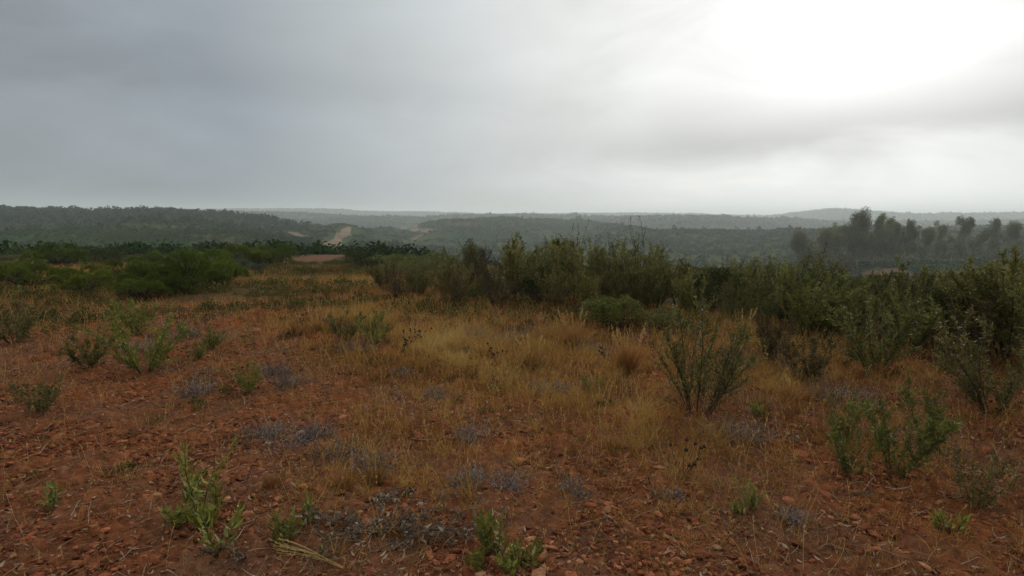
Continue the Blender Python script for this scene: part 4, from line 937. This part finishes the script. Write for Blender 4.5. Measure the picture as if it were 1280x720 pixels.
cmb = N('ShaderNodeCombineXYZ'); Lk(math_('DIVIDE', sep.outputs['X'], zc), cmb.inputs[0]); Lk(math_('DIVIDE', sep.outputs['Y'], zc), cmb.inputs[1])
def cn(scale, detail, off, rough=.5, dist=0.):
    mp = N('ShaderNodeMapping'); mp.inputs['Location'].default_value = off; mp.inputs['Scale'].default_value = scale; mp.inputs['Rotation'].default_value = (0, 0, R(-12)); Lk(cmb.outputs[0], mp.inputs[0])
    n = N('ShaderNodeTexNoise'); n.inputs['Scale'].default_value = 1; n.inputs['Detail'].default_value = detail; n.inputs['Roughness'].default_value = rough; n.inputs['Distortion'].default_value = dist
    Lk(mp.outputs[0], n.inputs['Vector']); return n.outputs['Fac']
def dn(scale, detail, off, rough=.5, dist=0.):
    mp = N('ShaderNodeMapping'); mp.inputs['Location'].default_value = off; mp.inputs['Scale'].default_value = scale; mp.inputs['Rotation'].default_value = (0, R(14), 0); Lk(tc.outputs['Generated'], mp.inputs[0])
    n = N('ShaderNodeTexNoise'); n.inputs['Scale'].default_value = 1; n.inputs['Detail'].default_value = detail; n.inputs['Roughness'].default_value = rough; n.inputs['Distortion'].default_value = dist
    Lk(mp.outputs[0], n.inputs['Vector']); return n.outputs['Fac']
big = dn((1.7, 1.7, 4.2), 3, (3.1, 1.7, SKYS), .5, .4)
fine = dn((3.6, 3.6, 9.), 7, (7.3, 2.2, 1.), .55, .5)
dot = N('ShaderNodeVectorMath'); dot.operation = 'DOT_PRODUCT'; nrm = N('ShaderNodeVectorMath'); nrm.operation = 'NORMALIZE'
Lk(tc.outputs['Generated'], nrm.inputs[0]); Lk(nrm.outputs[0], dot.inputs[0]); dot.inputs[1].default_value = sv
ang = math_('DIVIDE', math_('ARCCOSINE', math_('MINIMUM', dot.outputs['Value'], .9999)), PI)   # 0 at the sun .. 1 opposite
angn = math_('ADD', ang, math_('MULTIPLY', math_('SUBTRACT', big, .5), .10)); angn = math_('ADD', angn, math_('MULTIPLY', math_('SUBTRACT', fine, .5), .075))
glow = cramp(angn, [(0, (1.35, 1.35, 1.33)), (.028, (1.18, 1.18, 1.16)), (.055, (1.05, 1.05, 1.03)), (.09, (.93, .935, .92)), (.14, (.75, .76, .75)), (.22, (.49, .52, .53)), (.31, (.275, .315, .348)), (.45, (.25, .28, .30)), (.75, (.31, .295, .27))], 'LINEAR')
el_ = math_('ARCSINE', math_('MAXIMUM', math_('MINIMUM', sep.outputs['Z'], 1.), -1.)); az_ = math_('ARCTAN2', sep.outputs['X'], sep.outputs['Y'])
def bank(e0, slope, width, a0, a1, amt):
    """a long grey cloud bank low in the sky: middle elevation e0 + slope*azimuth, from azimuth a0 to a1"""
    e = math_('SUBTRACT', el_, math_('ADD', math_('MULTIPLY', az_, slope), math_('ADD', R(e0), math_('MULTIPLY', math_('SUBTRACT', fine, .5), R(5)))))
    q = math_('DIVIDE', e, R(width)); g = math_('EXPONENT', math_('MULTIPLY', math_('MULTIPLY', q, q), -1.))
    mr = N('ShaderNodeMapRange'); mr.interpolation_type = 'SMOOTHSTEP'; mr.inputs['From Min'].default_value = R(a0); mr.inputs['From Max'].default_value = R(a1); Lk(az_, mr.inputs['Value'])
    return math_('SUBTRACT', 1., math_('MULTIPLY', math_('MULTIPLY', g, mr.outputs[0]), amt))
zen = cramp(sep.outputs['Z'], [(.36, (.3, .3, .3)), (.75, (ZEN_BOOST*.3,)*3)], 'EASE')
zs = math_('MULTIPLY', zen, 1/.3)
warm = cramp(sep.outputs['Z'], [(.36, (1, 1, 1)), (.7, (1.08, 1., .90))], 'EASE')
tex = math_('ADD', math_('ADD', 1.0, math_('MULTIPLY', math_('SUBTRACT', big, .5), .85)), math_('MULTIPLY', math_('SUBTRACT', fine, .5), .75))
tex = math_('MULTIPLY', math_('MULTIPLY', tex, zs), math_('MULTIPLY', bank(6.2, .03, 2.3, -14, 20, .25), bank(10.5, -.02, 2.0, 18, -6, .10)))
wm = N('ShaderNodeVectorMath'); wm.operation = 'MULTIPLY'; Lk(glow, wm.inputs[0]); Lk(warm, wm.inputs[1])
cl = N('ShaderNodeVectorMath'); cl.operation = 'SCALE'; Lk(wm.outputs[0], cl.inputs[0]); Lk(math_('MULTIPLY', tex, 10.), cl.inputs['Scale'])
thin = cramp(cn((.7, 1.1, 1), 3, (1.3, 8.2, 0), .5), [(.55, (1, 1, 1)), (.78, (.96, .96, .96))], 'EASE')
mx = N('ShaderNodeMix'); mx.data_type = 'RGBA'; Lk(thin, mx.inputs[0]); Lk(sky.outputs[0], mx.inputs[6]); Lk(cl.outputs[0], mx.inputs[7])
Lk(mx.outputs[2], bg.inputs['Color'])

ld = bpy.data.lights.new('sun', 'SUN'); ld.energy = 1.2; ld.angle = R(18); ld.color = (1, .93, .82)
so = bpy.data.objects.new('sun', ld); C.objects.link(so); so.rotation_euler = sv.to_track_quat('Z', 'Y').to_euler()
cd = bpy.data.cameras.new('camera'); cd.sensor_width = 36; cd.lens = 36*F/1280; cd.clip_start = .05; cd.clip_end = 40000
cam = bpy.data.objects.new('camera', cd); C.objects.link(cam); cam.location = (0, 0, CAMZ); cam.rotation_euler = (R(90)-PITCH, 0, 0); sc.camera = cam
vs = sc.view_settings; vs.view_transform = 'Standard'; vs.look = 'None'; vs.exposure = 0; vs.gamma = 1; vs.use_curve_mapping = False
cy = sc.cycles; cy.use_denoising = True; cy.max_bounces = 5; cy.diffuse_bounces = 3; cy.transmission_bounces = 3; cy.volume_bounces = 1; cy.transparent_max_bounces = 4
cy.use_adaptive_sampling = True; cy.adaptive_threshold = .015
print('things', len(USED))
